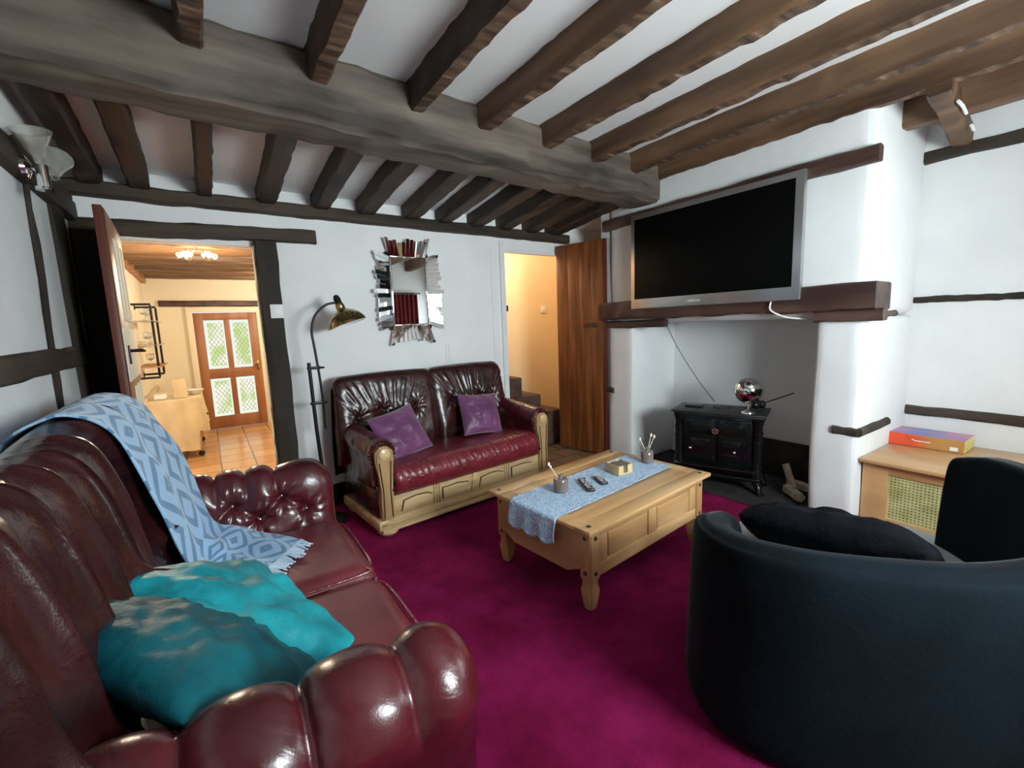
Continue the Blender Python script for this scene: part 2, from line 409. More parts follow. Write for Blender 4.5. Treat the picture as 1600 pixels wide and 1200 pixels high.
# ceilings
bm = B(); boxm(bm, (-.75, -1.25, 2.80), (4.5, 2.9, 2.9)); struct('ceiling', bm, M['ceilplaster'])
bm = B()
v = [bm.verts.new(p) for p in ((-.7, 2.6, 2.62), (4.4, 2.8, 2.62), (4.4, 4.1, 2.47), (-.7, 3.9, 2.47), (-.7, 2.6, 2.7), (4.4, 2.8, 2.7), (4.4, 4.1, 2.6), (-.7, 3.9, 2.6))]
for f in ((0, 1, 2, 3), (4, 5, 6, 7), (0, 1, 5, 4), (1, 2, 6, 5), (2, 3, 7, 6), (3, 0, 4, 7)): bm.faces.new([v[i] for i in f])
struct('ceiling_far', bm, M['ceilplaster'])

# skirting, board joints, lines on far wall
bm = B(); prism(bm, [(.50, WY(.5) - .015), (2.57, WY(2.57) - .015), (2.57, WY(2.57)), (.5, WY(.5))], 2, 0, .18); struct('baseboard_back', bm, M['blackmetal'])
bm = B()
for x in (1.87, 1.90): prism(bm, [(x, WY(x) - .006), (x + .006, WY(x) - .006), (x + .006, WY(x)), (x, WY(x))], 2, .2, 1.28)
for x in (2.42,): prism(bm, [(x, WY(x) - .006), (x + .008, WY(x) - .006), (x + .008, WY(x)), (x, WY(x))], 2, .2, 2.2)
struct('trim_wall_batten', bm, M['whitewood'])

# ------------------------------------------------------------------ wall timbers (part of the walls)
k_ = 0
def trim(*a, **k):
    global k_; k_ += 1
    return timber('trim_%d' % k_, *a, kind='structure', **k)
trim((-.6, WY(-.6) - .02, 2.345), (3.45, WY(3.45) - .02, 2.345), .10, .09, M['timberx'], n=40)              # wall plate, far wall
trim((-.60, WY(-.6) - .01, 2.125), (.79, WY(.79) - .01, 2.165), .06, .10, M['timberx'], n=16)                 # door lintel
trim((.43, WY(.43) - .0, 0), (.43, WY(.43) - .0, 2.10), .145, .17, M['timberv'], updir=(0, 1, 0))           # doorpost right
trim((-.51, WY(-.51) - .02, 0), (-.51, WY(-.51) - .02, 2.10), .17, .12, M['timberv'], updir=(0, 1, 0))      # doorpost left
trim((-.585, -.9, 2.21), (-.585, 3.88, 2.21), .05, .13, M['timber'], n=30)                                     # rail high on left wall
trim((-.60, -.9, 2.62), (-.60, 2.5, 2.62), .10, .30, M['timber'], n=30)
trim((-.60, 2.88, 2.3), (-.60, 3.8, 2.3), .06, .06, M['timber'], n=10)
trim((-.592, -.9, 1.34), (-.592, 3.85, 1.36), .04, .105, M['timber'], n=30)                                     # middle rail
trim((-.592, 3.52, 0), (-.592, 3.42, 2.2), .20, .04, M['timberv'], updir=(1, 0, 0))                            # stud near door
trim((-.592, 2.82, 0), (-.592, 2.96, 2.2), .030, .03, M['timberv'], updir=(1, 0, 0), wob=.012)                # thin crooked stud
trim((-.592, .8, 0), (-.592, .8, 2.2), .12, .04, M['timberv'], updir=(1, 0, 0))
trim((3.44, 1.09, 2.375), (3.44, 3.34, 2.375), .07, .10, M['mantel'], n=20)                                    # timber across breast
trim((3.455, 1.02, 1.42), (3.455, 1.40, 1.415), .08, .075, M['mantel'], n=8)                                    # pads on the piers
trim((3.45, 1.08, 1.42), (3.85, 1.09, 1.42), .05, .04, M['mantel'], n=6)
trim((3.46, 2.62, 1.40), (3.46, 3.36, 1.395), .08, .07, M['mantel'], n=8)
trim((3.445, 1.12, .655), (3.445, 1.26, .655), .03, .055, M['timber'], n=4)
trim((3.455, 1.115, .655), (3.95, 1.115, .66), .04, .055, M['timber'], n=6)
trim((3.445, 3.24, .72), (3.445, 3.33, .72), .03, .05, M['timber'], n=4)
trim((4.34, -1.0, 2.49), (4.34, 1.16, 2.49), .05, .08, M['timber'], n=16)
trim((4.345, .34, 1.50), (4.345, 1.14, 1.505), .04, .042, M['timberv'], n=16)
trim((4.345, -1.0, .69), (4.345, 1.14, .69), .04, .07, M['timber'], n=16)
# mantel beam
trim((3.50, 1.05, 1.535), (3.50, 3.33, 1.53), .25, .17, M['mantel'], n=24, wob=.012)

# ------------------------------------------------------------------ ceiling beams: things
mb = timber('main_beam', (-.66, 2.585 - .045, 2.635), (3.50, 2.585 + .27, 2.635), .31, .34, M['beam'], n=46, wob=.02, chamf=.035,
            label='huge grey-brown main ceiling beam running from the left wall to above the television', cat='beam')
ords = ['first', 'second', 'third', 'fourth', 'fifth', 'sixth', 'seventh', 'eighth', 'ninth', 'tenth', 'eleventh', 'twelfth']
for i, x in enumerate((-.46, .09, .60, 1.13, 1.60, 2.13, 2.64, 3.10, 3.50)):
    ye = 2.45 + .075 * x
    timber('ceiling_joist', (x - .012, -1.04, 2.735), (x - .012, ye + .05, 2.735), .095, .165, [M['joist_dark'] if i < 4 else M['joist_near'], M['notched']], n=60, wob=.010, chamf=.014,  # right-hand joists take a lighter copy: window light put into the colour
           label='%s joist from the left on the camera side of the main beam, chipped underneath' % ords[i], cat='joist', group='joists on the camera side of the main beam')
for i, (x, w) in enumerate(((-.47, .11), (-.24, .11), (.10, .085), (.47, .12), (.84, .12), (1.19, .13), (1.58, .13), (1.90, .13), (2.24, .13), (2.57, .13), (2.90, .14), (3.22, .16))):
    yb = 2.68 + .075 * x
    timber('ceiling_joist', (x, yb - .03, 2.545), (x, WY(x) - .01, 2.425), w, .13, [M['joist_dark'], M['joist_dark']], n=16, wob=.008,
           label='%s joist from the left between the main beam and the far wall' % ords[i], cat='joist', group='joists beyond the main beam')
timber('alcove_joist', (3.92, -1.04, 2.66), (3.92, 1.14, 2.70), .12, .20, M['joist_near'], n=18, label='deep dark joist in the right alcove behind the short nailed cross piece', cat='joist')
cp = timber('cross_piece', (3.46, .86, 2.66), (4.34, .93, 2.56), .10, .12, M['joist_near'], n=10, wob=.012, label='short brown cross piece with white splashes joining last joist to alcove wall', cat='beam')
for pts_ in ([(3.62, .81, 2.585), (3.72, .81, 2.58), (3.82, .815, 2.565)], [(4.0, .825, 2.54), (4.08, .83, 2.53)]):
    bm = B(); tube(bm, pts_, .009, 8); obj('plaster_splash', bm, M['plaster'], cp)

# ------------------------------------------------------------------ right window, added unseen fill window, red curtain
def window(nm, a0, a1, z0, z1, strength, nx, wall, colr=(.84, .95, .97)):
    """framed window; wall 'front' lies in the plane y=-1.05, 'right' in x=4.35"""
    def bb(bm, lo, hi, bev=0.0):
        if wall == 'front': boxm(bm, lo, hi, bev)
        else: boxm(bm, (4.35 - 1.05 - hi[1] - .0, lo[0], lo[2]), (4.35 - 1.05 - lo[1], hi[0], hi[2]), bev)
    bm = B(); t = .05
    for a, b_, c, d in ((a0, a1, z0, z0 + t), (a0, a1, z1 - t, z1), (a0, a0 + t, z0, z1), (a1 - t, a1, z0, z1)): bb(bm, (a, -1.15, c), (b_, -1.09, d), .004)
    for i in range(1, nx): x = a0 + (a1 - a0) * i / nx; bb(bm, (x - .018, -1.14, z0), (x + .018, -1.10, z1), .003)
    bb(bm, (a0, -1.135, (z0 + z1) / 2 + .2), (a1, -1.105, (z0 + z1) / 2 + .23))
    bb(bm, (a0 - .05, -1.2, z0 - .03), (a1 + .05, -1.0, z0), .006)
    fr = obj(nm, bm, M['whitewood'], None, kind='structure')
    bm = B(); bb(bm, (a0 + t, -1.175, z0 + t), (a1 - t, -1.165, z1 - t)); p = obj('pane', bm, emis('daylight_' + nm, colr, strength), fr)
window('window_1', -.92, .28, .90, 2.10, WIN_A, 3, 'right')
window('fill_window', 1.25, 2.4, 1.28, 2.12, WIN_FILL, 2, 'front')  # unseen window added to brighten the far wall and sofa fronts
cu = thing('curtain', 'dark red pleated curtain hanging beside the window, seen in the wall mirror', 'curtain', (3.78, -.98, .0))
def cf(u, v):
    x = -.30 + .60 * u; return Vector((x, .035 * math.sin(u * 42) + .01 * math.sin(v * 7 + u * 9), .25 + 1.85 * v))
obj('fabric', grid(cf, 120, 12), M['curtain'], cu, smooth='all')
bm = B(); tube(bm, [(-.42, 0, 2.12), (.36, 0, 2.12)], .012); obj('curtain_rail', bm, M['blackmetal'], cu)

# ================================================================== KITCHEN beyond the left opening
bm = B(); boxm(bm, (-.80, 3.98, 0), (-.66, 8.4, 2.5)); soft(bm, .012, 1.5); struct('wall_kitchen_left', bm, M['cream'])
bm = B()
boxm(bm, (-.8, 8.2, 0), (-.16, 8.3, 2.5)); boxm(bm, (-.16, 8.2, 1.82), (.76, 8.3, 2.5)); boxm(bm, (.76, 8.2, 0), (1.9, 8.3, 2.5)); struct('wall_kitchen_far', bm, M['cream'])
bm = B(); boxm(bm, (1.8, 3.98, 0), (1.9, 8.3, 2.5)); struct('wall_kitchen_right', bm, M['cream'])
bm = B(); boxm(bm, (-.8, 3.99, 2.42), (1.9, 8.3, 2.5)); struct('ceiling_kitchen', bm, M['cream'])
bm = B(); boxm(bm, (-.6, 3.99, 0), (-.44, 4.0, 2.4)); struct('wall_kitchen_near', bm, M['cream'])
trim((-.64, 4.2, 2.29), (-.64, 8.2, 2.24), .07, .10, M['kdoor'], n=20)
trim((-.645, 4.2, 1.36), (-.645, 8.2, 1.36), .05, .07, M['cloth'], n=20)
trim((-.645, 4.2, .72), (-.645, 8.2, .72), .05, .07, M['cloth'], n=20)
trim((-.5, 8.18, 1.91), (1.8, 8.18, 1.90), .05, .085, M['mantel'], n=14)
for i in range(9):
    y = 4.25 + i * .47
    timber('kitchen_joist', (-.66, y, 2.33), (1.8, y, 2.33), .13, .16, [M['kjoist'], M['kjoist']], n=12, wob=.008,
           label='%s brown joist of the kitchen ceiling counted from the opening' % ords[i], cat='joist', group='kitchen ceiling joists')
# external glazed door
kd = thing('glazed_door', 'brown wooden outside door with four leaded yellow-green panes at the kitchen end', 'door', (.30, 8.18, 0))
bm = B(); x0, x1, zt = -.42, .40, 1.77
for a, b_, c, d, e in ((x0 + .11, x1 - .11, 0.01, .20, .028), (x0 + .11, x1 - .11, .78, .93, .028), (x0 + .11, x1 - .11, 1.66, zt, .028), (x0, x0 + .12, 0.01, zt, .031), (x1 - .12, x1, 0.01, zt, .031), (-.045, .03, .1, 1.7, .025)): boxm(bm, (a, -e, c), (b_, e, d), .006)
obj('door_frame', bm, M['kdoor'], kd)
def leaded(strength, tint):
    m, N, L, b = newmat('leaded_pane'); N.remove(b)
    v = coords(N, L, (1, 1, 1))
    sp = N.new('ShaderNodeSeparateXYZ'); L.new(v, sp.inputs[0])
    def mt(op, a, bb=None):
        x = N.new('ShaderNodeMath'); x.operation = op
        for i, t in enumerate((a, bb)):
            if t is None: continue
            if isinstance(t, (int, float)): x.inputs[i].default_value = t
            else: L.new(t, x.inputs[i])
        return x.outputs[0]
    a = mt('MULTIPLY', sp.outputs[0], 18.0); c = mt('MULTIPLY', sp.outputs[2], 12.0)
    l1 = mt('ABSOLUTE', mt('SUBTRACT', mt('FRACT', mt('ADD', a, c)), .5)); l2 = mt('ABSOLUTE', mt('SUBTRACT', mt('FRACT', mt('SUBTRACT', a, c)), .5))
    lead = mt('LESS_THAN', mt('MINIMUM', l1, l2), .07)
    n = N.new('ShaderNodeTexNoise'); n.inputs['Scale'].default_value = 3.5; L.new(v, n.inputs[0])
    r = N.new('ShaderNodeValToRGB'); e = r.color_ramp.elements
    e[0].position = .42; e[0].color = (.62, .78, .30, 1); e[1].position = .58; e[1].color = tint
    L.new(n.outputs['Fac'], r.inputs[0])
    mx = N.new('ShaderNodeMix'); mx.data_type = 'RGBA'; mx.inputs['B'].default_value = (.40, .42, .25, 1)
    L.new(lead, mx.inputs['Factor']); L.new(r.outputs[0], mx.inputs['A'])
    em = N.new('ShaderNodeEmission'); em.inputs[1].default_value = strength; L.new(mx.outputs['Result'], em.inputs[0])
    L.new(em.outputs[0], N['Material Output'].inputs[0]); return m
lp = leaded(.66, (1, .98, .85, 1)); wb = emis('pane_border', (.93, 1, .9), .62)
for (a, b_) in ((x0 + .12, -.045), (.03, x1 - .12)):
    for (c, d) in ((.20, .78), (.93, 1.66)):
        bm = B(); boxm(bm, (a, -.006, c), (b_, .0, d)); g = obj('pane', bm, wb, kd)
        bm = B(); boxm(bm, (a + .04, -.010, c + .04), (b_ - .02, -.007, d - .04)); obj('leaded_light', bm, lp, g)
bm = B(); box(bm, (.35, -.05, .95), (.03, .02, .14), .004); tube(bm, [(.35, -.06, .98), (.35, -.10, .98)], .008); box(bm, (.33, -.10, .98), (.09, .015, .015), .004); obj('door_handle', bm, M['brass'], kd)
bm = B()
for a, b_, c, d in ((-.50, -.42, 0, 1.78), (.40, .48, 0, 1.78), (-.50, .48, 1.78, 1.85)): boxm(bm, (a + .30, 8.15, c), (b_ + .30, 8.22, d), .006)
struct('door_1', bm, M['cream'])
# spot cluster on ceiling
ch = thing('ceiling_spotlight', 'lit ceiling light with a cluster of small glass spots in the kitchen', 'light', (.02, 5.15, 2.335))
bm = B(); lathe(bm, [(0, 0), (.07, -.0), (.07, -.03), (0, -.04)], 20); tube(bm, [(0, 0, -.03), (0, 0, -.12)], .008); obj('ceiling_rose', bm, M['chrome'], ch)
for i in range(6):
    a = i * PI / 3; d = Vector((math.cos(a), math.sin(a), -.35)).normalized()
    bm = B(); tube(bm, [Vector((0, 0, -.11)) + d * .02, Vector((0, 0, -.11)) + d * .08], .006); tube(bm, [Vector((0, 0, -.11)) + d * .08, Vector((0, 0, -.11)) + d * .10, Vector((0, 0, -.11)) + d * .16], [.012, .02, .032], 12, cap=False)
    sh = obj('spot_shade', bm, M['chrome'], ch)
    bm = B(); bmesh.ops.create_uvsphere(bm, u_segments=10, v_segments=6, radius=.022, matrix=Matrix.Translation(Vector((0, 0, -.11)) + d * .145)); obj('bulb', bm, M['bulb'], sh)
def light(kind, loc, power, color, **k):
    l = bpy.data.lights.new(kind.lower() + '_lamp', kind); l.energy = power; l.color = color
    for a, b_ in k.items(): setattr(l, a, b_)
    o = bpy.data.objects.new(kind.lower() + '_lamp', l); COL.objects.link(o); o.location = loc; return o
light('POINT', (.02, 5.15, 2.02), KITCHEN_W, (1, .84, .62), shadow_soft_size=.12)
light('POINT', (.9, 7.0, 1.95), KITCHEN_W * .6, (1, .86, .66), shadow_soft_size=.15)
# cloth covered trolley table
kt = thing('kitchen_trolley', 'small castor trolley draped in a beige cloth against the kitchen wall', 'table', (-.36, 6.95, 0))
bm = B()
for sx in (-.22, .18):
    for sy in (-.45, .45): box(bm, (sx, sy, .38), (.035, .035, .62), .004)
box(bm, (-.02, 0, .70), (.46, 1.0, .03), .005); box(bm, (-.02, 0, .12), (.42, .95, .02), .004); obj('trolley_frame', bm, M['cabwood'], kt)
for sx in (-.22, .18):
    for sy in (-.45, .45):
        bm = B(); lathe(bm, [(0, -.014), (.032, -.014), (.036, 0), (.032, .014), (0, .014)], 16, mtx=Matrix.Rotation(PI / 2, 4, 'X'), c=(sx, sy, .036)); tube(bm, [(sx, sy, .04), (sx, sy, .09)], .008); obj('castor', bm, M['blackplastic'], kt)
tc_ = B()
def tcf(u, v):
    x = -.25 + .47 * u; y = -.52 + 1.04 * v; return Vector((x, y, .722))
def cloth_drape(u, v):
    # u across width, v round: top then fall over the near end
    x = -.26 + .50 * u
    if v < .4: return Vector((x, .5 - 1.03 * v / .4, .722))
    s = (v - .4) / .6
    zz = .722 - s * (.62 if .18 < u < .82 else .40) + .0
    return Vector((x + (u - .5) * .12 * s, -.53 - .025 * math.sin(u * 20) * s - .015 * s, zz))
obj('cloth_front', grid(cloth_drape, 40, 40), M['cloth'], kt, smooth='all')
def cloth_side(u, v):
    y = -.54 + 1.06 * u
    return Vector((.245 + .03 * v + .02 * math.sin(u * 17) * v, y - .03 * v, .722 - v * (.42 - .18 * math.sin(PI * min(1, u * 1.4)))))
obj('cloth_side', grid(cloth_side, 40, 14), M['cloth'], kt, smooth='all')
bm = B(); box(bm, (-.01, -.2, .80), (.13, .10, .22), .004); tag(obj('storage_box', bm, M['cloth'], None), 'cream upright box standing on the cloth-covered trolley', 'box').location = (-.30, 6.75, .035)
bm = B(); lathe(bm, [(0, 0), (.05, 0), (.09, .05), (.095, .055), (.085, .05), (.045, .008), (0, .008)], 20); o = tag(obj('bowl', bm, M['whiteplastic'], None), 'pale bowl on the trolley next to the upright box', 'bowl'); o.location = (-.17, 6.80, .727)
bm = B(); box(bm, (0, 0, .03), (.12, .16, .06), .01); o = tag(obj('bread_bin', bm, M['whiteplastic'], None), 'low white packet on the left edge of the trolley', 'packet'); o.name = 'packet'; o.location = (-.50, 6.6, .727)
# pipe shelf unit
ps = thing('pipe_shelf', 'black pipe wall shelf with glass shelves holding glasses in the kitchen', 'shelf', (-.66, 6.4, 0))
for yy in (-.08, .55):
    bm = B(); tube(bm, [(0, yy, 1.80), (.20, yy, 1.80), (.20, yy, 1.78), (.20, yy, 1.02), (.20, yy, 1.0), (0, yy, 1.0)], .012, 8)
    for zz in (1.80, 1.0): tube(bm, [(0.0, yy, zz), (.012, yy, zz)], .03, 12)
    obj('pipe_bracket', bm, M['blackmetal'], ps)
for zz in (1.62, 1.36, 1.12):
    bm = B(); box(bm, (.13, .235, zz), (.22, .85, .012), .002); obj('shelf_board', bm, M['glassw'] if zz > 1.2 else M['kdoor'], ps)
for i, (yy, zz) in enumerate(((-.05, 1.626), (.10, 1.366), (.22, 1.366), (-.08, 1.366), (.05, 1.126), (.3, 1.626))):
    bm = B(); lathe(bm, [(0, 0), (.035, 0), (.035, .004), (.006, .01), (.006, .06), (.035, .08), (.04, .13), (.034, .135), (.03, .085), (0, .07)], 16)
    o = obj('wine_glass', bm, M['glassw'], None); o.location = (-.66 + .13, 6.4 + yy, zz)
    tag(o, ['stem glass on the top kitchen shelf, nearest the opening', 'middle of three stem glasses on the middle kitchen shelf', 'farthest stem glass on the middle kitchen shelf', 'nearest stem glass on the middle kitchen shelf', 'stem glass on the bottom wooden kitchen shelf', 'farther stem glass on the top kitchen shelf'][i], 'glass', 'glasses on the kitchen pipe shelf')
# ================================================================== STAIR NOOK beyond the right opening
bm = B(); boxm(bm, (2.3, 5.0, 0), (4.4, 5.1, 3.2)); boxm(bm, (2.25, 3.98, 0), (2.35, 5.05, 3.2)); boxm(bm, (2.3, 4.02, 2.9), (4.4, 5.1, 3.0)); struct('wall_stair', bm, M['stairwall'])
trim((2.75, 4.93, 2.56), (3.7, 4.95, 2.70), .06, .09, M['timberx'], n=8)
st = thing('staircase', 'brown carpeted bottom steps of the stairs behind the burgundy sofa', 'stairs', (2.9, 4.3, 0))
for i, (x1, z) in enumerate(((.78, .20), (.58, .40), (.26, .62), (.0, .84))):
    bm = B(); boxm(bm, (-.53, -.19, 0.002 if i == 0 else z - .22), (x1, .66, z), .012); obj('step', bm, M['brownstair'], st)
light('POINT', (3.0, 4.55, 2.45), STAIR_W, (1, .80, .55), shadow_soft_size=.2)
bm = B(); box(bm, (0, 0, 0), (.09, .012, .09), .003); box(bm, (0, -.008, 0), (.02, .01, .035), .002); o = tag(obj('light_switch', bm, M['whiteplastic'], None), 'square white light switch on the cream stair wall', 'switch'); o.location = (3.92, 4.988, 1.62)
# opening trim
bm = B()
prism(bm, [(2.53, WY(2.55) - .02), (2.585, WY(2.55) - .02), (2.585, WY(2.55) + .15), (2.53, WY(2.55) + .15)], 2, 0, 2.27)
prism(bm, [(2.55, WY(2.55) - .01), (3.30, WY(3.3) - .01), (3.30, WY(3.3) + .05), (2.55, WY(2.55) + .05)], 2, 2.165, 2.20)
struct('door_2', bm, M['whitewood'])
bm = B(); box(bm, (0, 0, 0), (.012, .02, .06), .003); o = tag(obj('latch_keep', bm, M['blackmetal'], None), 'small black latch keep on the white door jamb', 'latch'); o.location = (2.59, WY(2.55) - .03, 1.60)
# stair door standing open
def slab(name, m, w, h, t, parent): bm = B(); boxm(bm, (0, -t / 2, .02), (w, t / 2, h), .004); return obj(name, bm, m, parent)
hx, hy = 3.285, WY(3.28) - .03; fx, fy = 3.425, 3.37
dd = thing('ledged_door', 'orange-brown wooden door standing open beside the fireplace wall', 'door', (hx, hy, 0), math.atan2(fy - hy, fx - hx))
wd = math.hypot(fx - hx, fy - hy) + .02
bm = B()
nb = 4
for i in range(nb): boxm(bm, (wd * i / nb + .001, -.018, .02), (wd * (i + 1) / nb - .001, .018, 2.26), .005)
obj('boards', bm, M['redwood'], dd)
bm = B(); boxm(bm, (wd, -.024, .02), (wd + .025, .024, 2.26), .004); tag(obj('edge_strip', bm, M['redwoodd'], dd), 'dark red door edge')
bm = B(); lathe(bm, [(0, 0), (.028, 0), (.028, .012), (.012, .02), (.012, .04), (.026, .05), (.02, .07), (0, .075)], 18, mtx=Matrix.Rotation(PI / 2, 4, 'X'), c=(wd - .10, -.02, 1.40)); obj('door_knob', bm, M['mantel'], dd)
# living room door, open against left wall
hx, hy = -.395, WY(-.43) - .03; fx, fy = -.37, 3.02
ld = thing('panelled_door', 'white and brown panelled door standing open into the room at the kitchen opening', 'door', (hx, hy, 0), math.atan2(fy - hy, fx - hx))
wd = math.hypot(fx - hx, fy - hy)
bm = B(); boxm(bm, (0, -.018, .02), (wd, .018, 2.10), .003); obj('door_leaf', bm, M['redwoodd'], ld)
bm = B()
boxm(bm, (.02, .018, .05), (wd - .015, .024, 2.09), .002)
obj('panel_face', bm, M['redwood'], ld)
bm = B()
for a, b_, c, d in ((.08, wd - .08, 1.22, 1.50),): boxm(bm, (a - .06, .022, c), (b_ + .065, .030, d), .003)
obj('lock_rail', bm, M['cream'], ld)
for a in (.10, .27, .44):
    for c, d in ((.20, 1.18), (1.54, 1.98)):
        bm = B(); boxm(bm, (a, .022, c), (a + .09, .030, d), .006); obj('panel_board', bm, M['cream'], ld)
bm = B(); box(bm, (wd - .10, .034, 1.36), (.035, .008, .10), .003); tube(bm, [(wd - .10, .035, 1.38), (wd - .10, .085, 1.38), (wd - .11, .09, 1.38), (wd - .20, .09, 1.375)], .009, 10); obj('door_handle', bm, M['blackmetal'], ld)

# ================================================================== THINGS ON WALLS
# switch plate
bm = B(); box(bm, (0, 0, 0), (.085, .012, .10), .003); box(bm, (0, -.008, .0), (.05, .004, .05), .001); o = tag(obj('thermostat', bm, M['whiteplastic'], None), 'small white control plate on the dark post right of the kitchen opening', 'switch'); o.location = (.455, WY(.43) - .096, 1.60)
# mirror
mi = thing('wall_mirror', 'rectangular mirror with a sunburst frame of mirror shards above the sofa', 'mirror', (1.53, WY(1.53) - .03, 1.76), .04)
bm = B(); box(bm, (0, .012, 0), (.40, .018, .66), .003); obj('backing', bm, M['blackmetal'], mi)
bm = B(); box(bm, (0, -.012, 0), (.32, .012, .58), .006, seg=1); obj('mirror_pane', bm, M['mirror'], mi)
hw, hh = .158, .288
def shard(ax, az, bx, bz, cx, cz, dx_, dz_, tilt):
    bm = B(); y = -.016 + tilt
    f_ = [bm.verts.new((x, -.010, z)) for x, z in ((ax, az), (bx, bz))] + [bm.verts.new((x, y, z)) for x, z in ((cx, cz), (dx_, dz_))]
    b2 = [bm.verts.new((v.co.x, v.co.y + .008, v.co.z)) for v in f_]
    bm.faces.new(f_); bm.faces.new(b2[::-1])
    for i in range(4): bm.faces.new((f_[i], f_[(i + 1) % 4], b2[(i + 1) % 4], b2[i]))
    obj('mirror_shard', bm, M['mirror'], mi, smooth=False)
rs = random.Random(3)
def edge_shards(p, q_, n, out):
    for i in range(n):
        t0, t1 = i / n, (i + 1) / n - .001
        a = Vector(p).lerp(Vector(q_), t0); b_ = Vector(p).lerp(Vector(q_), t1)
        L0 = .115 + .04 * rs.random() + (.03 if i in (0, n - 1) else 0)
        if out[0]: L0 = .115 + .035 * rs.random() + (.03 if (i == n // 2) else 0)
        fan = ((t0 + t1) / 2 - .5) * .10
        d = Vector(out) * L0; tv = (Vector(q_) - Vector(p)).normalized() * fan
        c = b_ + d + tv; e = a + d + tv
        shard(a.x, a.y, b_.x, b_.y, c.x, c.y, e.x, e.y, -.012 - .022 * rs.random())
edge_shards((-hw - .01, hh), (hw + .01, hh), 11, (0, 1)); edge_shards((-hw - .01, -hh), (hw + .01, -hh), 11, (0, -1))
edge_shards((-hw, -hh), (-hw, hh), 17, (-1, 0)); edge_shards((hw, -hh), (hw, hh), 17, (1, 0))
bm = B()
for a, b_, c, d in ((-hw - .006, -hw, -hh, hh), (hw, hw + .006, -hh, hh), (-hw, hw, hh, hh + .006), (-hw, hw, -hh - .006, -hh)): boxm(bm, (a, -.024, c), (b_, -.010, d), .001)
obj('inner_bead', bm, M['chrome'], mi)
# television
tv = thing('television', 'large flat black television in a silver frame hung above the fireplace', 'television', (3.42, 2.205, 1.96))
bm = B(); boxm(bm, (-.055, -.735, -.425), (-.012, .735, .425), .008); obj('tv_frame', bm, M['steel'], tv)
bm = B(); boxm(bm, (-.058, -.68, -.335), (-.053, .69, .378), .001); obj('screen', bm, M['screen'], tv)
bm = B(); boxm(bm, (-.012, -.3, -.2), (.045, .3, .2), .01); obj('wall_bracket', bm, M['blackplastic'], tv)
textmesh('SAMSUNG', .026, M['whiteplastic'], tv, 'brand_lettering', loc=(-.0565, .07, -.382), rot=(PI / 2, 0, -PI / 2))
bm = B(); tube(bm, [spline([(3.37, 1.66, 1.53), (3.355, 1.65, 1.47), (3.42, 1.58, 1.42), (3.50, 1.48, 1.40)])(i / 14) for i in range(15)], .006, 8)
tag(obj('white_cable', bm, M['whiteplastic'], None), 'short white cable looping from beneath the television', 'cable')
bm = B(); tube(bm, [spline([(3.46, 2.62, 1.40), (3.60, 2.58, 1.15), (3.66, 2.42, .88), (3.64, 2.24, .70)])(i / 24) for i in range(25)], .003, 6)
tag(obj('thin_cable', bm, M['blackplastic'], None), 'thin dark cable running down the recess to the stove top', 'cable')
# wall light on left wall
sc = thing('wall_light', 'chrome wall light with two clear fluted glass shades on the left beam', 'light', (-.56, 2.80, 2.18))
bm = B(); lathe(bm, [(0, 0), (.05, 0), (.045, .015), (.015, .03), (0, .03)], 20, mtx=Matrix.Rotation(PI / 2, 4, 'Y')); tube(bm, [(.02, 0, 0), (.06, 0, -.01), (.07, -.10, -.02)], .008); tube(bm, [(.06, 0, -.01), (.07, .10, .0)], .008); obj('bracket', bm, M['chrome'], sc)
for sy in (-1, 1):
    mtx = Matrix.Rotation(math.radians(35 * -sy), 4, 'X')
    bm = B(); vs = lathe(bm, [(.014, 0), (.02, .03), (.045, .09), (.065, .13), (.062, .13), (.042, .09), (.016, .03)], 28, mtx=mtx, c=(.075, sy * .10, -.01))
    obj('glass_shade', bm, mat('ribbed_glass', (.62, .60, .55), (.8, .78, .73), 9, .12, trans=.75, ior=1.4), sc)
bm = B(); tube(bm, [(.075, -.10, -.01), (.075, -.09, -.10)], [.020, .022], 14); tube(bm, [(.075, -.09, -.098), (.075, -.09, -.11)], .030, 14); obj('lamp_holder', bm, M['chrome'], sc)

# ================================================================== FLOOR LAMP
fl = thing('floor_lamp', 'black arc floor lamp with an antique brass dome shade left of the sofa', 'lamp', (.64, 3.52, 0))
bm = B(); lathe(bm, [(0, 0), (.14, 0), (.14, .015), (.13, .022), (.02, .03), (0, .03)], 30); obj('base', bm, M['blackmetal'], fl)
bm = B(); tube(bm, [(0, 0, .02), (-.03, 0, .72), (-.04, 0, 1.22)], .013, 12); obj('pole', bm, M['blackmetal'], fl)
pth = [(.03, -.005, .72), (.03, -.005, 1.0), (.01, -.005, 1.30), (.0, -.005, 1.45), (.035, -.005, 1.56), (.11, -.005, 1.63), (.185, -.005, 1.648)]
bm = B(); sp_ = spline(pth); tube(bm, [sp_(i / 40) for i in range(41)], .009, 10); obj('arm', bm, M['blackmetal'], fl)
for z in (1.18, .92):
    bm = B(); box(bm, (-.008, 0, z), (.095, .025, .022), .006); tube(bm, [(.03, -.01, z), (.06, -.02, z)], .007); obj('clamp', bm, M['blackmetal'], fl)
ax = Vector((.30, -.12, -1)).normalized(); qq = Vector((0, 0, -1)).rotation_difference(ax).to_matrix().to_4x4()
hd = (.20, -.005, 1.655)
bm = B(); lathe(bm, [(0, .055), (.018, .045), (.026, .02), (.024, -.01), (.03, -.02), (0, -.02)], 20, mtx=qq, c=hd); obj('knuckle', bm, M['blackmetal'], fl)
bm = B(); prof = [(.028, -.015), (.034, -.045), (.030, -.055), (.045, -.07), (.080, -.085), (.115, -.115), (.138, -.155), (.142, -.175)]
lathe(bm, prof, 36, mtx=qq, c=hd); obj('shade', bm, M['brass'], fl, smooth='all')
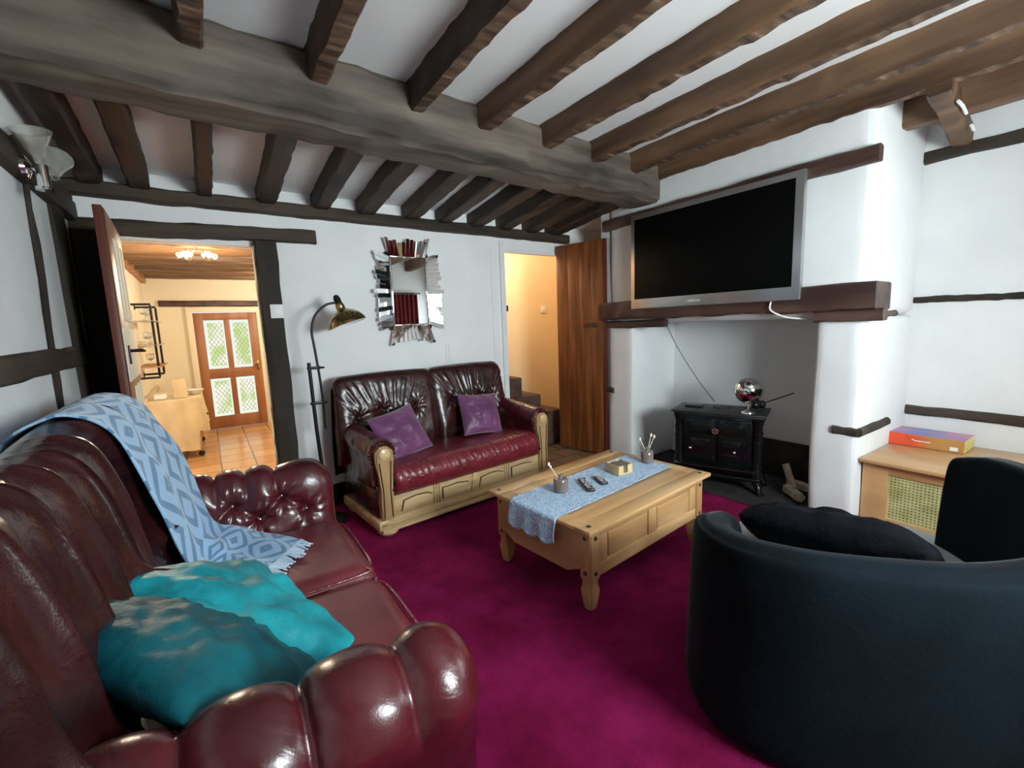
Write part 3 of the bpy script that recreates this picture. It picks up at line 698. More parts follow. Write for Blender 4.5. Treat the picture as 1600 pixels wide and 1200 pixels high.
bm = B(); lathe(bm, [(r - .004, z - .003) for r, z in prof[3:]], 36, mtx=qq, c=hd); tag(obj('shade_lining', bm, M['whitein'], fl, smooth='all'), 'white inside of the shade')
bm = B(); bmesh.ops.create_uvsphere(bm, u_segments=16, v_segments=10, radius=.03, matrix=Matrix.Translation(Vector(hd) + ax * .13)); obj('bulb', bm, M['whitein'], fl)
for v_ in (0,): pass

# ================================================================== PILLOWS
def pillow_bm(w, h, t, seed=0, wr=.012, pinch=.07, res=40):
    def f(u, v, s):
        a, b_ = 2 * u - 1, 2 * v - 1
        e = max(0, 1 - abs(a) ** 2.6) ** .55 * max(0, 1 - abs(b_) ** 2.6) ** .55
        x = a * w / 2 * (1 - pinch * (1 - b_ * b_) * abs(a)); y = b_ * h / 2 * (1 - pinch * (1 - a * a) * abs(b_))
        z = s * t / 2 * e + wr * e * noise.noise(Vector((a * 3 + seed, b_ * 3, seed * 1.3 + s))) * 2 + wr * .7 * e * noise.noise(Vector((a * 8 + seed, b_ * 8 + a * 4, s)))
        return Vector((x, y, z))
    bm = grid(lambda u, v: f(u, v, 1), res, res); grid(lambda u, v: f(u, v, -1), res, res, bm=bm)
    bmesh.ops.remove_doubles(bm, verts=bm.verts, dist=.0008)
    return bm
def pillow(name, loc, nrm, up, w, h, t, m, label, seed=0, wr=.012, cat='cushion', group=None, pinch=.07):
    n = Vector(nrm).normalized(); x = Vector(up).cross(n).normalized(); y = n.cross(x)
    o = obj(name, pillow_bm(w, h, t, seed, wr, pinch), m, None, smooth='all')
    o.matrix_world = Matrix.Translation(loc) @ Matrix((x, y, n)).transposed().to_4x4()
    return tag(o, label, cat, group)

# ---- tufted surface displacement
def tuft(buttons, r=.05, depth=.03, puff=.0, stars=7, samp=.006, links=()):
    def d(x, y):
        v = 0.0
        for i, (bx, by) in enumerate(buttons):
            dx, dy = x - bx, y - by; rr = math.hypot(dx, dy)
            if rr < r * 5:
                v -= depth * math.exp(-(rr / r) ** 1.3)
                th = math.atan2(dy, dx)
                v += samp * math.exp(-((rr - r * 1.1) / (r * 1.3)) ** 2) * math.sin(stars * th + i * 1.7 + 2 * math.sin(th * 2 + i))
        for (p, q_) in links:
            ax, ay = p; bx, by = q_; L2 = (bx - ax) ** 2 + (by - ay) ** 2
            t = max(0, min(1, ((x - ax) * (bx - ax) + (y - ay) * (by - ay)) / L2))
            dd_ = math.hypot(x - ax - t * (bx - ax), y - ay - t * (by - ay))
            v -= depth * .55 * math.exp(-(dd_ / (r * .32)) ** 1.4)
        return v
    return d

# ================================================================== LEFT SOFA (against the left wall)
sl = thing('leather_sofa', 'oxblood leather button-tufted sofa along the left wall, holding throw and teal cushions', 'sofa', (0, 1.7, 0))
OY = 1.7
def lp_(p): return (p[0], p[1] - OY, p[2])
Y0, Y1 = .98, 2.52     # inside of arms at seat level
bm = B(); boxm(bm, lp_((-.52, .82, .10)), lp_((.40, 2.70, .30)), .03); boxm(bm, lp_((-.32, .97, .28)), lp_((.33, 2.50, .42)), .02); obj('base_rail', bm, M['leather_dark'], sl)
bm = B(); boxm(bm, lp_((-.50, .84, .03)), lp_((.36, 2.68, .11)), .01); obj('plinth', bm, M['oakv'], sl)
# back
prof = spline([(-.14, .40), (-.165, .55), (-.20, .72), (-.235, .90), (-.27, 1.04), (-.315, 1.135), (-.38, 1.17), (-.465, 1.155), (-.53, 1.06), (-.555, .80), (-.55, .5), (-.55, .20)])
yb0, yb1 = .50, 2.60
def backf(u, v):
    p = prof(v); y = yb0 + (yb1 - yb0) * u
    e = max(0.0, (abs(u - .5) * 2 - .88) / .12)          # round the ends
    c = math.sqrt(max(0, 1 - min(e, 1) ** 2))
    x = -.30 + (p[0] + .30) * (.55 + .45 * c); z = .2 + (p[1] - .2) * (.93 + .07 * c)
    z += .03 * math.sin(PI * ((u * 2) % 1.0)) * min(1, max(0, (p[1] - .9) * 5))
    return Vector((x, y - OY, z))
btn = []; lnk = []
for k in range(11): btn.append((yb0 + .15 + k * .18, .78 if k % 2 else .66))
for k in range(10): lnk.append((btn[k], btn[k + 1]))
tf = tuft(btn, .042, .030, samp=.005, links=lnk)
def backd(u, v, p):
    if v > .62: return 0
    y = p.y + OY; z = p.z if v < .47 else 1.165 + (v - .47) * 2
    val = -tf(y, z)
    w = 1 / (1 + math.exp(-(z - .80) * 22)) * (1 if v < .5 else max(0, 1 - (v - .5) / .12))
    ph = (y - yb0 - .15) / .18
    val -= w * (.036 * math.sqrt(abs(math.sin(PI * ph))) - .020)
    val -= .007 * noise.noise(Vector((y * 7, z * 6, 3)))
    return val * max(0.0, min(1.0, (1 - abs(2 * u - 1)) / .12))
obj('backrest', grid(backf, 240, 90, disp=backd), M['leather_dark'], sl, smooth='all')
def buttons(parent, pts, m, r=.011):
    for p in pts:
        bm = B(); bmesh.ops.create_uvsphere(bm, u_segments=12, v_segments=7, radius=r); bmesh.ops.scale(bm, vec=(1, 1, 1), verts=bm.verts)
        o = obj('button', bm, m, parent, smooth='all'); o.location = p
def prof_x(z):
    for i in range(60):
        p = prof(i / 120)
        if p[1] >= z: return p[0]
    return -.3
buttons(sl, [(prof_x(z) - .018, y - OY, z) for y, z in btn], M['leather'])
# seat cushions
def cushion_bm(lo, hi, r=.06, crown=.02, amp=.004, seed=0, nx=28):
    lx, ly, lz = lo; hx_, hy_, hz = hi; cx, cy, cz = (lx + hx_) / 2, (ly + hy_) / 2, (lz + hz) / 2
    bm = B(); bmesh.ops.create_cube(bm, size=2.0); bmesh.ops.subdivide_edges(bm, edges=bm.edges, cuts=nx, use_grid_fill=True)
    sx, sy, sz = (hx_ - lx) / 2, (hy_ - ly) / 2, (hz - lz) / 2
    for v in bm.verts:
        a, b_, c = v.co; p = Vector((a * sx, b_ * sy, c * sz))
        inn = Vector((max(-sx + r, min(sx - r, p.x)), max(-sy + r, min(sy - r, p.y)), max(-sz + min(r, sz), min(sz - min(r, sz), p.z))))
        d = p - inn
        if d.length > 1e-6: p = inn + d.normalized() * min(r, sz if abs(d.z) > 0 and sz < r else r)
        p.z += crown * (1 - (p.x / sx) ** 2) * (1 - (p.y / sy) ** 2) * (1 if c > 0 else 0) * (1 if c > .5 else .3)
        p += noise.noise_vector((p + Vector((cx, cy, seed))) * 6) * amp
        v.co = p + Vector((cx, cy, cz))
    return bm
for i, (a, b_) in enumerate(((Y0 - .03, 1.79), (1.80, Y1 - .04))):
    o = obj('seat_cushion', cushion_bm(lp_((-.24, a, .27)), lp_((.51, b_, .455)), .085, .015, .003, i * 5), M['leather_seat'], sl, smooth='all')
    yy0, yy1 = a - OY + .01, b_ - OY - .01
    path = [(-.1, yy0 + .02, .43), (.42, yy0 + .012, .435), (.47, yy0 + .05, .435), (.50, yy0 + .12, .43), (.503, (yy0 + yy1) / 2, .43), (.50, yy1 - .12, .43), (.47, yy1 - .05, .435), (.42, yy1 - .012, .435), (-.1, yy1 - .02, .43)]
    bm = B(); s_ = spline(path); tube(bm, [s_(t / 60) for t in range(61)], .006, 8); obj('piping', bm, M['leather_roll'], o)
bm = B(); boxm(bm, lp_((.30, Y0 + .02, .12)), lp_((.47, Y1 - .02, .30)), .04, 4); obj('front_rail', bm, M['leather'], sl)
# arms
def sofa_arm(sgn, yin):
    # cross-section: (offset outward, z)
    cs = spline([(-.02, .36), (.0, .44), (.02, .55), (.045, .66), (.10, .745), (.17, .765), (.24, .73), (.275, .65), (.265, .56), (.235, .47), (.23, .30), (.23, .10)])
    x0_, x1_ = -.52, (.50 if sgn > 0 else .43)
    def f(u, v):
        p = cs(v); x = x0_ + (x1_ - x0_) * u
        e = max(0.0, (u - .86) / .14); c = math.sqrt(max(0.0, 1 - e * e))
        cy, cz = .13, .58
        off = cy + (p[0] - cy) * (.30 + .70 * c) if p[1] > .32 else p[0]
        z = cz + (p[1] - cz) * (.35 + .65 * c) if p[1] > .40 else p[1]
        return Vector((x, (yin + sgn * off) - OY, z - .03 * u + (.045 * min(1, max(0, (p[1] - .40) * 5)) if sgn < 0 else 0)))
    bt = []
    for k in range(7): bt.append((-.30 + k * .108, .63 if k % 2 else .54))
    t2 = tuft(bt, .030, .046, samp=.009, links=[(bt[k], bt[k + 1]) for k in range(6)])
    def d(u, v, p):
        x = p.x; p2 = cs(v); z = p2[1] if v < .36 else .745 + (v - .36) * 1.5
        val = t2(x, z)
        w = 1 / (1 + math.exp(-(z - .66) * 40)) * (1 if v < .62 else max(0, 1 - (v - .62) / .06))
        ph = ((x - .22) / .13 if x < .22 else (x - .22) / .34) if sgn > 0 else (x + .11) / .185
        val += w * (.040 * abs(math.sin(PI * ph)) ** .45 - .022)
        val += .004 * noise.noise(Vector((x * 9, z * 9, sgn)))
        return val * (1 if sgn > 0 else -1)
    o = obj('arm', grid(f, 110, 90, disp=d), M['leather'], sl, smooth='all')
    pts = []
    for (x, z) in bt:
        best = min(range(40), key=lambda i: abs(cs(i / 100)[1] - z)); pts.append((x, (yin + sgn * (cs(best / 100)[0] + .018)) - OY, z - .02))
    buttons(sl, pts, M['chrome'], .007)
    # wooden front post under the scroll
    bm = B(); yc = yin + sgn * .13 - OY
    prism(bm, [(yc - .07, .03), (yc + .07, .03), (yc + .055, .30), (yc + .085, .50), (yc + .05, .60), (yc - .05, .60), (yc - .085, .50), (yc - .055, .30)], 0, .40 if sgn > 0 else .28, .455 if sgn > 0 else .34); obj('arm_post', bm, M['oakv'], sl)
sofa_arm(1, Y1 - .04); sofa_arm(-1, Y0 + .04)

# ---- throw draped over the back of the left sofa
th = thing('knitted_throw', 'blue diamond-patterned knitted throw with pale fringe draped over the left sofa', 'blanket', (-.2, 2.3, .5))
sp_yz = []                                               # (profile parameter, near edge y, far edge y)
for v_, ya, yb_ in ((.80, 1.93, 2.60), (.70, 1.93, 2.61), (.60, 1.92, 2.62), (.52, 1.91, 2.62), (.44, 1.88, 2.625), (.36, 1.86, 2.62), (.27, 1.84, 2.61), (.18, 1.88, 2.60), (.09, 1.96, 2.57)):
    p_ = prof(v_); e_ = prof(v_ + .01) - prof(v_ - .01); n_ = Vector((e_[1], -e_[0])).normalized() * (.058 if v_ < .35 else .042)
    if n_[0] * (1 if v_ < .5 else -1) < 0 and abs(n_[0]) > .01: n_ = -n_
    if n_[1] < 0: n_ = n_ if v_ > .62 else -n_
    if p_[0] + n_[0] < -.575: n_ = Vector((-.575 - p_[0], n_[1]))
    sp_yz.append(((p_[0] + n_[0], ya, p_[1] + n_[1]), (p_[0] + n_[0] + max(0, .4 - v_) * .16, yb_, p_[1] + n_[1])))
rowsL = [a for a, b_ in sp_yz] + [(-.10, 2.0, .525), (-.08, 1.98, .50), (-.04, 1.94, .495), (.01, 1.89, .49)]
rowsR = [b_ for a, b_ in sp_yz] + [(.03, 2.53, .53), (.10, 2.46, .50), (.18, 2.35, .495), (.27, 2.21, .49)]
sL, sR = spline(rowsL), spline(rowsR)
org = Vector((-.2, 2.3, .5))
def thf(u, v):
    a, b_ = sL(v), sR(v); p = a.lerp(b_, u)
    n = Vector((.6, 0, .5))
    p = p + n.normalized() * (.010 * math.sin(u * 17 + v * 8) + .012 * noise.noise(Vector((u * 4, v * 9, 2)))) * (.6 + .4 * v)
    return p - org
o = obj('blanket_body', grid(thf, 60, 110), M['throw'], th, smooth='all')
md = o.modifiers.new('t', 'SOLIDIFY'); md.thickness = .008
bm = B(); rs = random.Random(5)
for i in range(85):
    u = i / 84; p = thf(u, 1.0); dr = Vector((.05, -.075, 0)).normalized()
    side = Vector((rs.uniform(-.012, .012), rs.uniform(-.012, .012), 0)); L_ = rs.uniform(.05, .085)
    tube(bm, [p, p + dr * L_ * .5 + side + Vector((0, 0, -.004)), p + dr * L_ + side * 1.6 + Vector((0, 0, -.008))], .0035, 5)
tag(obj('fringe', bm, M['fringe'], th), 'pale blue tasselled end', kind='stuff')

# ---- teal cushions on the left sofa
def diag_pillow(c, d, e, w, t, m, label, seed):
    d = Vector(d).normalized(); e = Vector(e); e = (e - d * e.dot(d)).normalized(); n = d.cross(e)
    if n.z < 0: n = -n
    return pillow('teal_cushion', c, n, d + e, w, w, t, m, label, seed, .014)
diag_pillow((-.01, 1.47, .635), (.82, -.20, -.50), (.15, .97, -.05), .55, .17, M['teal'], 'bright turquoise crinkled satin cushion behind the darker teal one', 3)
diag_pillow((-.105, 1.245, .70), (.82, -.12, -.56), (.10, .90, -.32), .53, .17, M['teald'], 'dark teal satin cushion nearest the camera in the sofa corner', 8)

# ================================================================== SECOND SOFA (far wall)
s2 = thing('wooden_framed_sofa', 'two-seater oxblood leather sofa with carved honey oak frame under the mirror', 'sofa', (1.63, 3.43, 0), math.radians(5.5))
HW, D0, D1 = .80, -.36, .33
# plinth mouldings
bm = B()
mprof = [(D0 - .02, .03), (D0 - .045, .045), (D0 - .045, .062), (D0 - .015, .072), (D0 - .030, .085), (D0 - .030, .100), (D0 + .0, .112), (D0 + .0, .13), (D0 + .12, .13), (D0 + .12, .03)]
prism(bm, mprof, 0, -HW, HW)
boxm(bm, (-HW - .02, D0 - .03, .045), (-HW + .06, D1, .125), .02); boxm(bm, (HW - .06, D0 - .03, .045), (HW + .02, D1, .125), .02)
obj('plinth', bm, M['oak'], s2)
for sx in (-1, 1):
    for yy in (D0 + .04, D1 - .08):
        bm = B(); lathe(bm, [(0, 0), (.055, 0), (.075, .02), (.07, .045), (.05, .055), (0, .055)], 20, c=(sx * (HW - .07), yy, 0)); obj('foot', bm, M['oak'], s2)
# carved front rail with four panels
bm = B(); boxm(bm, (-HW + .10, D0, .12), (HW - .10, D0 + .03, .27), .004); obj('front_rail', bm, M['oak'], s2)
pw = (2 * HW - .24) / 4
for i in range(4):
    x0_ = -HW + .12 + i * pw + .04; x1_ = x0_ + pw - .08
    flip = i % 2
    pts = [(x0_, .145), (x1_, .145), (x1_, .215 if not flip else .235), (x1_ - .05, .235), (x0_ + .12, .240), (x0_ + .02, .225)]
    if flip: pts = [(x0_ + x1_ - p, z) for p, z in pts][::-1]
    bm = B(); prism(bm, pts, 1, D0 - .002, D0 + .01); g = obj('panel_groove', bm, M['oak_dark'], s2); 
    cx = (x0_ + x1_) / 2; cz = .19
    bm = B(); prism(bm, [(cx + (p - cx) * .94, cz + (z - cz) * .86) for p, z in pts], 1, D0 - .014, D0 + .0); obj('raised_panel', bm, M['oak'], g)
    if i < 3:
        xm = -HW + .12 + (i + 1) * pw
        bm = B()
        if i % 2 == 0:
            for dx in (-.022, 0, .022): tube(bm, [(xm + dx, D0 - .004, .13), (xm + dx, D0 - .004, .28)], .009, 8)
        else: box(bm, (xm, D0 - .004, .205), (.05, .02, .15), .01, rot=Matrix.Rotation(.15, 3, 'Y'))
        obj('rail_divider', bm, M['oak'], s2)
# body
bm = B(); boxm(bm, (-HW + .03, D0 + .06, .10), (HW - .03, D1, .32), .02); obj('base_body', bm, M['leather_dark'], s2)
# front posts: shaped scroll arms fronts
for sx in (-1, 1):
    xc = sx * (HW - .055)
    bm = B()
    pts = [(-.05, .12), (.055, .12), (.05, .24), (.040, .34), (.058, .46), (.075, .55), (.07, .61), (.03, .645), (-.03, .645), (-.07, .61), (-.072, .55), (-.055, .46), (-.042, .34), (-.05, .24)]
    prism(bm, [(xc + a * .92, z) for a, z in pts], 1, D0 - .03, D0 + .03)
    bmesh.ops.bevel(bm, geom=[e for e in bm.edges if abs(e.verts[0].co.y - e.verts[1].co.y) < 1e-6], offset=.01, segments=2, affect='EDGES')
    pst = obj('arm_post', bm, M['oakv'], s2)
    for dx in (-.03, .03):
        bm = B(); tube(bm, [(xc + dx, D0 - .031, .14), (xc + dx * .85, D0 - .031, .34), (xc + dx * 1.4, D0 - .031, .54)], .0045, 6); obj('carved_line', bm, M['oak_dark'], pst)
    bm = B(); lathe(bm, [(0, 0), (.035, 0), (.04, .008), (.02, .016), (0, .018)], 20, mtx=Matrix.Rotation(PI / 2, 4, 'X'), c=(xc, D0 - .03, .595)); obj('carved_boss', bm, M['oak'], pst)
    # padded arm
    cs = [( -.065, .34), (-.07, .50), (-.085, .60), (-.05, .665), (.0, .685), (.05, .665), (.085, .60), (.07, .50), (.065, .34)]
    csf = spline(cs)
    def af(u, v, xc=xc):
        p = csf(v); y = D0 + .01 + (D1 - .05 - D0) * u
        r = 1 + .05 * math.sin(PI * u) ; e = max(0, (.06 - u) / .06); c = math.sqrt(max(0, 1 - e * e)) * .15 + .85
        return Vector((xc + (p[0]) * r * c, y, .5 + (p[1] - .5) * c + .06 * u * (p[1] > .45)))
    def ad(u, v, p): return -(.004 * noise.noise(p * 14) + .006 * abs(math.sin(v * 60)) * max(0, 1 - u / .10))
    obj('arm_pad', grid(af, 60, 60, disp=ad), M['leather'], s2, smooth='all')
    bm = B(); boxm(bm, (sx * (HW - .12) if sx < 0 else HW - .12, D0 + .03, .12), (sx * HW + .0, D1 - .03, .36), .01); obj('side_panel', bm, M['leather_dark'], s2)
    bm = B(); s_ = spline([(xc + a * 1.06, D0 + .012, z + .004) for a, z in cs[1:-1]])
    for t in range(26):
        bmesh.ops.create_uvsphere(bm, u_segments=8, v_segments=6, radius=.010, matrix=Matrix.Translation(s_(t / 25)))
    obj('ruched_edge', bm, M['leather'], s2, smooth='all')
# seat: one long rolled cushion
ss = spline([(D0 + .06, .262), (D0 - .01, .275), (D0 - .055, .345), (D0 - .045, .43), (D0 + .03, .482), (D0 + .20, .485), (D0 + .40, .47), (D1 - .10, .45)])
def sf(u, v):
    p = ss(v); x = -HW + .115 + (2 * HW - .23) * u
    e = max(0, (abs(u - .5) * 2 - .93) / .07); c = math.sqrt(max(0, 1 - e * e))
    return Vector((x, (D0 + .1) + (p[0] - D0 - .1) * (.75 + .25 * c), .37 + (p[1] - .37) * (.75 + .25 * c)))
def sd_(u, v, p):
    w = math.exp(-((v - .42) / .25) ** 2)
    return -(.006 * w * noise.noise(Vector((p.x * 38 + p.z * 12, p.z * 9, 2))) + .003 * noise.noise(p * 12))
sc_ = obj('seat_cushion', grid(sf, 260, 50, disp=sd_), M['leather_roll'], s2, smooth='all')
bm = B(); s_ = spline([(-HW + .118, D0 + .06, .482), (-HW + .118, D0 - .01, .44), (-HW + .122, D0 - .035, .36), (-HW + .14, D0 - .01, .293), (0, D0 - .012, .290), (HW - .14, D0 - .01, .293), (HW - .122, D0 - .035, .36), (HW - .118, D0 - .01, .44), (HW - .118, D0 + .06, .482)]); tube(bm, [s_(t / 90) for t in range(91)], .006, 8); obj('piping', bm, M['leather'], sc_)
# back, two cushions
bp_ = spline([(.13, .42), (.12, .55), (.15, .72), (.185, .88), (.21, 1.0), (.235, 1.06), (.28, 1.085), (.325, 1.06), (.335, .95), (.335, .30)])
for k, sx in enumerate((-1, 1)):
    xa, xb = (-HW - .07, .01) if sx < 0 else (-.01, HW + .0)
    def bf(u, v):
        p = bp_(v); x = xa + (xb - xa) * u
        e = max(0, (abs(u - .5) * 2 - .80) / .20); c = math.sqrt(max(0, 1 - min(1, e) ** 2))
        y = .27 + (p[0] - .27) * (.45 + .55 * c); outer = (u < .5) == (sx < 0)
        z = .3 + (p[1] - .3) * (.955 + .045 * c if not outer else .90 + .10 * c)
        # shoulders slope inward at the outer sides
        z_ = max(0, p[1] - .6); x -= sx * .05 * z_ * (u if sx > 0 else 1 - u)
        return Vector((x, y, z + .01 * math.sin(PI * u)))
    bt = [(xa + (xb - xa) * t, z) for t, z in ((.20, .76), (.42, .80), (.60, .74), (.78, .79))] if sx < 0 else [(xa + (xb - xa) * t, z) for t, z in ((.22, .79), (.42, .74), (.60, .80), (.80, .76))]
    t3 = tuft(bt, .036, .030, samp=.009, stars=9, links=[(bt[i], bt[i + 1]) for i in range(3)])
    def bd(u, v, p):
        if v > .66: return 0
        val = t3(p.x, p.z)
        # pleats fanning upward
        w = max(0, min(1, (p.z - .80) / .08)) * max(0, min(1, (1.06 - p.z) / .1))
        cx = (xa + xb) / 2; val += w * .009 * noise.noise(Vector(((p.x - cx) / (p.z - .45) * 22, p.z * 2.5, sx)))
        val += .004 * noise.noise(p * 10)
        return -val if False else val
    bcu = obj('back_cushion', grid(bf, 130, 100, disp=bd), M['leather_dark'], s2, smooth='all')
    pts = []
    for x, z in bt:
        best = min(range(50), key=lambda i: abs(bp_(i / 100)[1] - z)); pts.append((x, bp_(best / 100)[0] + .012, z))
    buttons(bcu, pts, M['leather'], .010)
# plum cushions
R2 = Matrix.Rotation(math.radians(5.5), 4, 'Z')
def w2(p): return (R2 @ Vector(p)) + Vector((1.63, 3.43, 0))
def d2(p): return (R2.to_3x3() @ Vector(p))
pillow('plum_cushion', w2((-.46, -.06, .635)), d2((.10, -.86, .50)), d2((-.20, .3, .9)), .42, .40, .14, M['plum'], 'plum satin cushion leaning at the left end of the oak-framed sofa', 1, .008)
pillow('plum_cushion', w2((.34, .0, .655)), d2((-.05, -.90, .42)), d2((.10, .3, .9)), .40, .38, .14, M['plum'], 'plum satin cushion at the right end of the oak-framed sofa', 6, .008)

# ================================================================== COFFEE TABLE
ct = thing('coffee_table', 'waxed pine coffee table with panelled drawer sides and black studs', 'table', (1.955, 1.94, 0), math.radians(6.0))
TW, TD = .595, .40
bm = B()
boxm(bm, (-TW, -TD, .43), (TW, -TD + .10, .452), .004); boxm(bm, (-TW, TD - .10, .43), (TW, TD, .452), .004)
for i in range(4): boxm(bm, (-TW + .09, -TD + .102 + i * (2 * TD - .204) / 4, .43), (TW - .09, -TD + .10 + (i + 1) * (2 * TD - .204) / 4, .4505), .002)
boxm(bm, (-TW, -TD + .10, .43), (-TW + .09, TD - .10, .452), .003); boxm(bm, (TW - .09, -TD + .10, .43), (TW, TD - .10, .452), .003)
top = obj('tabletop', bm, M['pine'], ct)
AW, AD = TW - .045, TD - .04
bm = B()
boxm(bm, (-AW + .03, -AD + .012, .17), (AW - .03, -AD + .03, .43), .002)
boxm(bm, (-AW + .06, -AD, .385), (AW - .06, -AD + .02, .43), .003); boxm(bm, (-AW + .06, -AD, .17), (AW - .06, -AD + .02, .235), .003)
fa = obj('front_apron', bm, M['pine'], ct)
for (a, b_) in ((-AW + .06, -AW + .14), (-.04, .0 + .04), (AW - .14, AW - .06)):
    bm = B(); boxm(bm, (a, -AD + .002, .235), (b_, -AD + .02, .385), .003); obj('panel_stile', bm, M['pinev'], fa)
for (a, b_) in ((-AW + .15, -.05), (.05, AW - .15)):
    bm = B(); boxm(bm, (a, -AD + .002, .245), (b_, -AD + .018, .375), .010, 3); obj('raised_panel', bm, M['pine'], fa)
bm = B(); boxm(bm, (-AW + .03, AD - .03, .17), (AW - .03, AD - .01, .43), .002); obj('back_apron', bm, M['pine'], ct)
for sx in (-1, 1):
    bm = B(); prism(bm, [(-AD + .03, .17 + .06), (-AD + .03, .43), (AD - .03, .43), (AD - .03, .23), (AD - .15, .17), (-AD + .15, .17)], 0, sx * (AW - .005) - .010, sx * (AW - .005) + .010); obj('end_apron', bm, M['pined'], ct)
for sx in (-1, 1):
    for sy in (-1, 1):
        bm = B(); px, py = sx * (AW - .035), sy * (AD - .03)
        secs = [(.43, .075), (.17, .075), (.155, .060), (.13, .060), (.10, .072), (.05, .062), (.0, .046)]
        prev = None
        for z, w in secs:
            ring = [bm.verts.new((px + a * w / 2, py + b_ * w / 2, z)) for a, b_ in ((-1, -1), (1, -1), (1, 1), (-1, 1))]
            if prev:
                for i in range(4): bm.faces.new((prev[i], prev[(i + 1) % 4], ring[(i + 1) % 4], ring[i]))
            else: bm.faces.new(ring)
            prev = ring
        bm.faces.new(prev[::-1])
        bmesh.ops.bevel(bm, geom=[e for e in bm.edges if abs(e.verts[0].co.z - e.verts[1].co.z) > .01], offset=.006, segments=2, affect='EDGES')
        lg = obj('leg', bm, M['pinev'], ct)
        for z in (.385, .20):
            bm = B(); lathe(bm, [(0, 0), (.012, 0), (.008, .006), (0, .008)], 12, mtx=Matrix.Rotation(PI / 2, 4, 'X'), c=(px, py + sy * .0375 if sy > 0 else py - .0375, z))
            obj('stud', bm, M['oak_dark'], lg); bm = B(); lathe(bm, [(0, 0), (.012, 0), (.008, .006), (0, .008)], 12, mtx=Matrix.Rotation(PI / 2 * sx, 4, 'Y'), c=(px + sx * .0375, py, z)); obj('stud', bm, M['oak_dark'], lg)
        bm = B(); lathe(bm, [(0, .004), (.010, .003), (.014, 0)], 12, c=(sx * (TW - .05), sy * (TD - .05), .452)); obj('stud', bm, M['oak_dark'], top)
RT = Matrix.Rotation(math.radians(6.0), 4, 'Z')
def wt(p): return (RT @ Vector(p)) + Vector((1.955, 1.94, 0))
# table runner
rn = thing('table_runner', 'pale blue crocheted runner lying along the pine coffee table, hanging over one end', 'cloth', wt((0, 0, .452)), math.radians(6.0))
def rf(u, v):
    x = -.72 + 1.25 * u; y = -.18 + .36 * v
    y += .015 * math.sin(u * 50) * abs(2 * v - 1) ** 6 * .3 + (x + .6) * .02
    if x < -TW - .004:
        s = (-TW - .004 - x); z = -.0 - s * 1.0 - .0; z -= .03 * abs(math.sin(v * 9.5)) * (s / .13)
        return Vector((-TW - .010 - s * .10 + .006 * math.sin(v * 18) * s / .13, y, z))
    return Vector((x, y, .004 + .0015 * noise.noise(Vector((x * 20, y * 20, 0)))))
o = obj('lace_cloth', grid(rf, 150, 44), M['runner'], rn, smooth='all'); md = o.modifiers.new('t', 'SOLIDIFY'); md.thickness = .003; md.offset = 1
for sy in (-.18, .18):
  bm = B()
  for i in range(58):
    x = -TW + .02 + 1.10 * i / 57
    bmesh.ops.create_uvsphere(bm, u_segments=8, v_segments=5, radius=.008, matrix=Matrix.Translation((x, sy + (x + .6) * .02, .0065)) @ Matrix.Scale(.5, 4, (0, 0, 1)))
  obj('scalloped_edge', bm, M['runner'], rn)
def surf(x, y, z=.459): return wt((x, y, z))
# reed diffusers
def diffuser(x, y, reeds, label):
    t = thing('reed_diffuser', label, 'diffuser', surf(x, y, .4605), 0, 'reed diffusers on the coffee table')
    bm = B(); lathe(bm, [(0, 0), (.038, 0), (.042, .005), (.042, .072), (.036, .080), (.016, .083), (.014, .088), (.016, .098), (.012, .104), (.010, .098), (.010, .085), (0, .08)], 28); obj('bottle', bm, M['ceramic'], t)
    for (dx, dy, L_) in reeds:
        bm = B(); tube(bm, [(0, 0, .06), (dx, dy, L_)], .0022, 6); r_ = obj('reed', bm, M['reed'], t)
        bm = B(); bmesh.ops.create_uvsphere(bm, u_segments=10, v_segments=6, radius=.008, matrix=Matrix.Translation((dx, dy, L_)) @ Matrix.Scale(1.6, 4, (0, 0, 1))); obj('bud', bm, M['reed'], r_)
diffuser(-.32, .05, ((-.07, .02, .175), (-.05, .03, .15)), 'smoky brown reed diffuser on the runner end nearest the sofa and remotes')
diffuser(.49, .0, ((-.04, .03, .165), (.04, .0, .185), (.055, -.015, .175)), 'smoky brown reed diffuser on the runner end nearest the stove')
# coaster holder
t = thing('coaster_holder', 'square light wooden coaster holder full of dark coasters on the runner', 'coaster holder', surf(.19, .015, .4605), math.radians(-4))
bm = B()
boxm(bm, (-.062, -.062, 0), (.062, .062, .008), .002)
for a, b_ in (((-.062, -.062), (-.018, -.054)), ((.018, -.062), (.062, -.054)), ((-.062, .054), (-.018, .062)), ((.018, .054), (.062, .062)), ((-.062, -.062), (-.054, .062)), ((.054, -.062), (.062, .062))): boxm(bm, (*a, 0), (*b_, .062), .002)
obj('holder', bm, M['oak'], t)
for i in range(5):
    bm = B(); boxm(bm, (-.051, -.051, .0085 + i * .0095), (.051, .051, .0175 + i * .0095), .002); obj('coaster', bm, M['slate'], t)
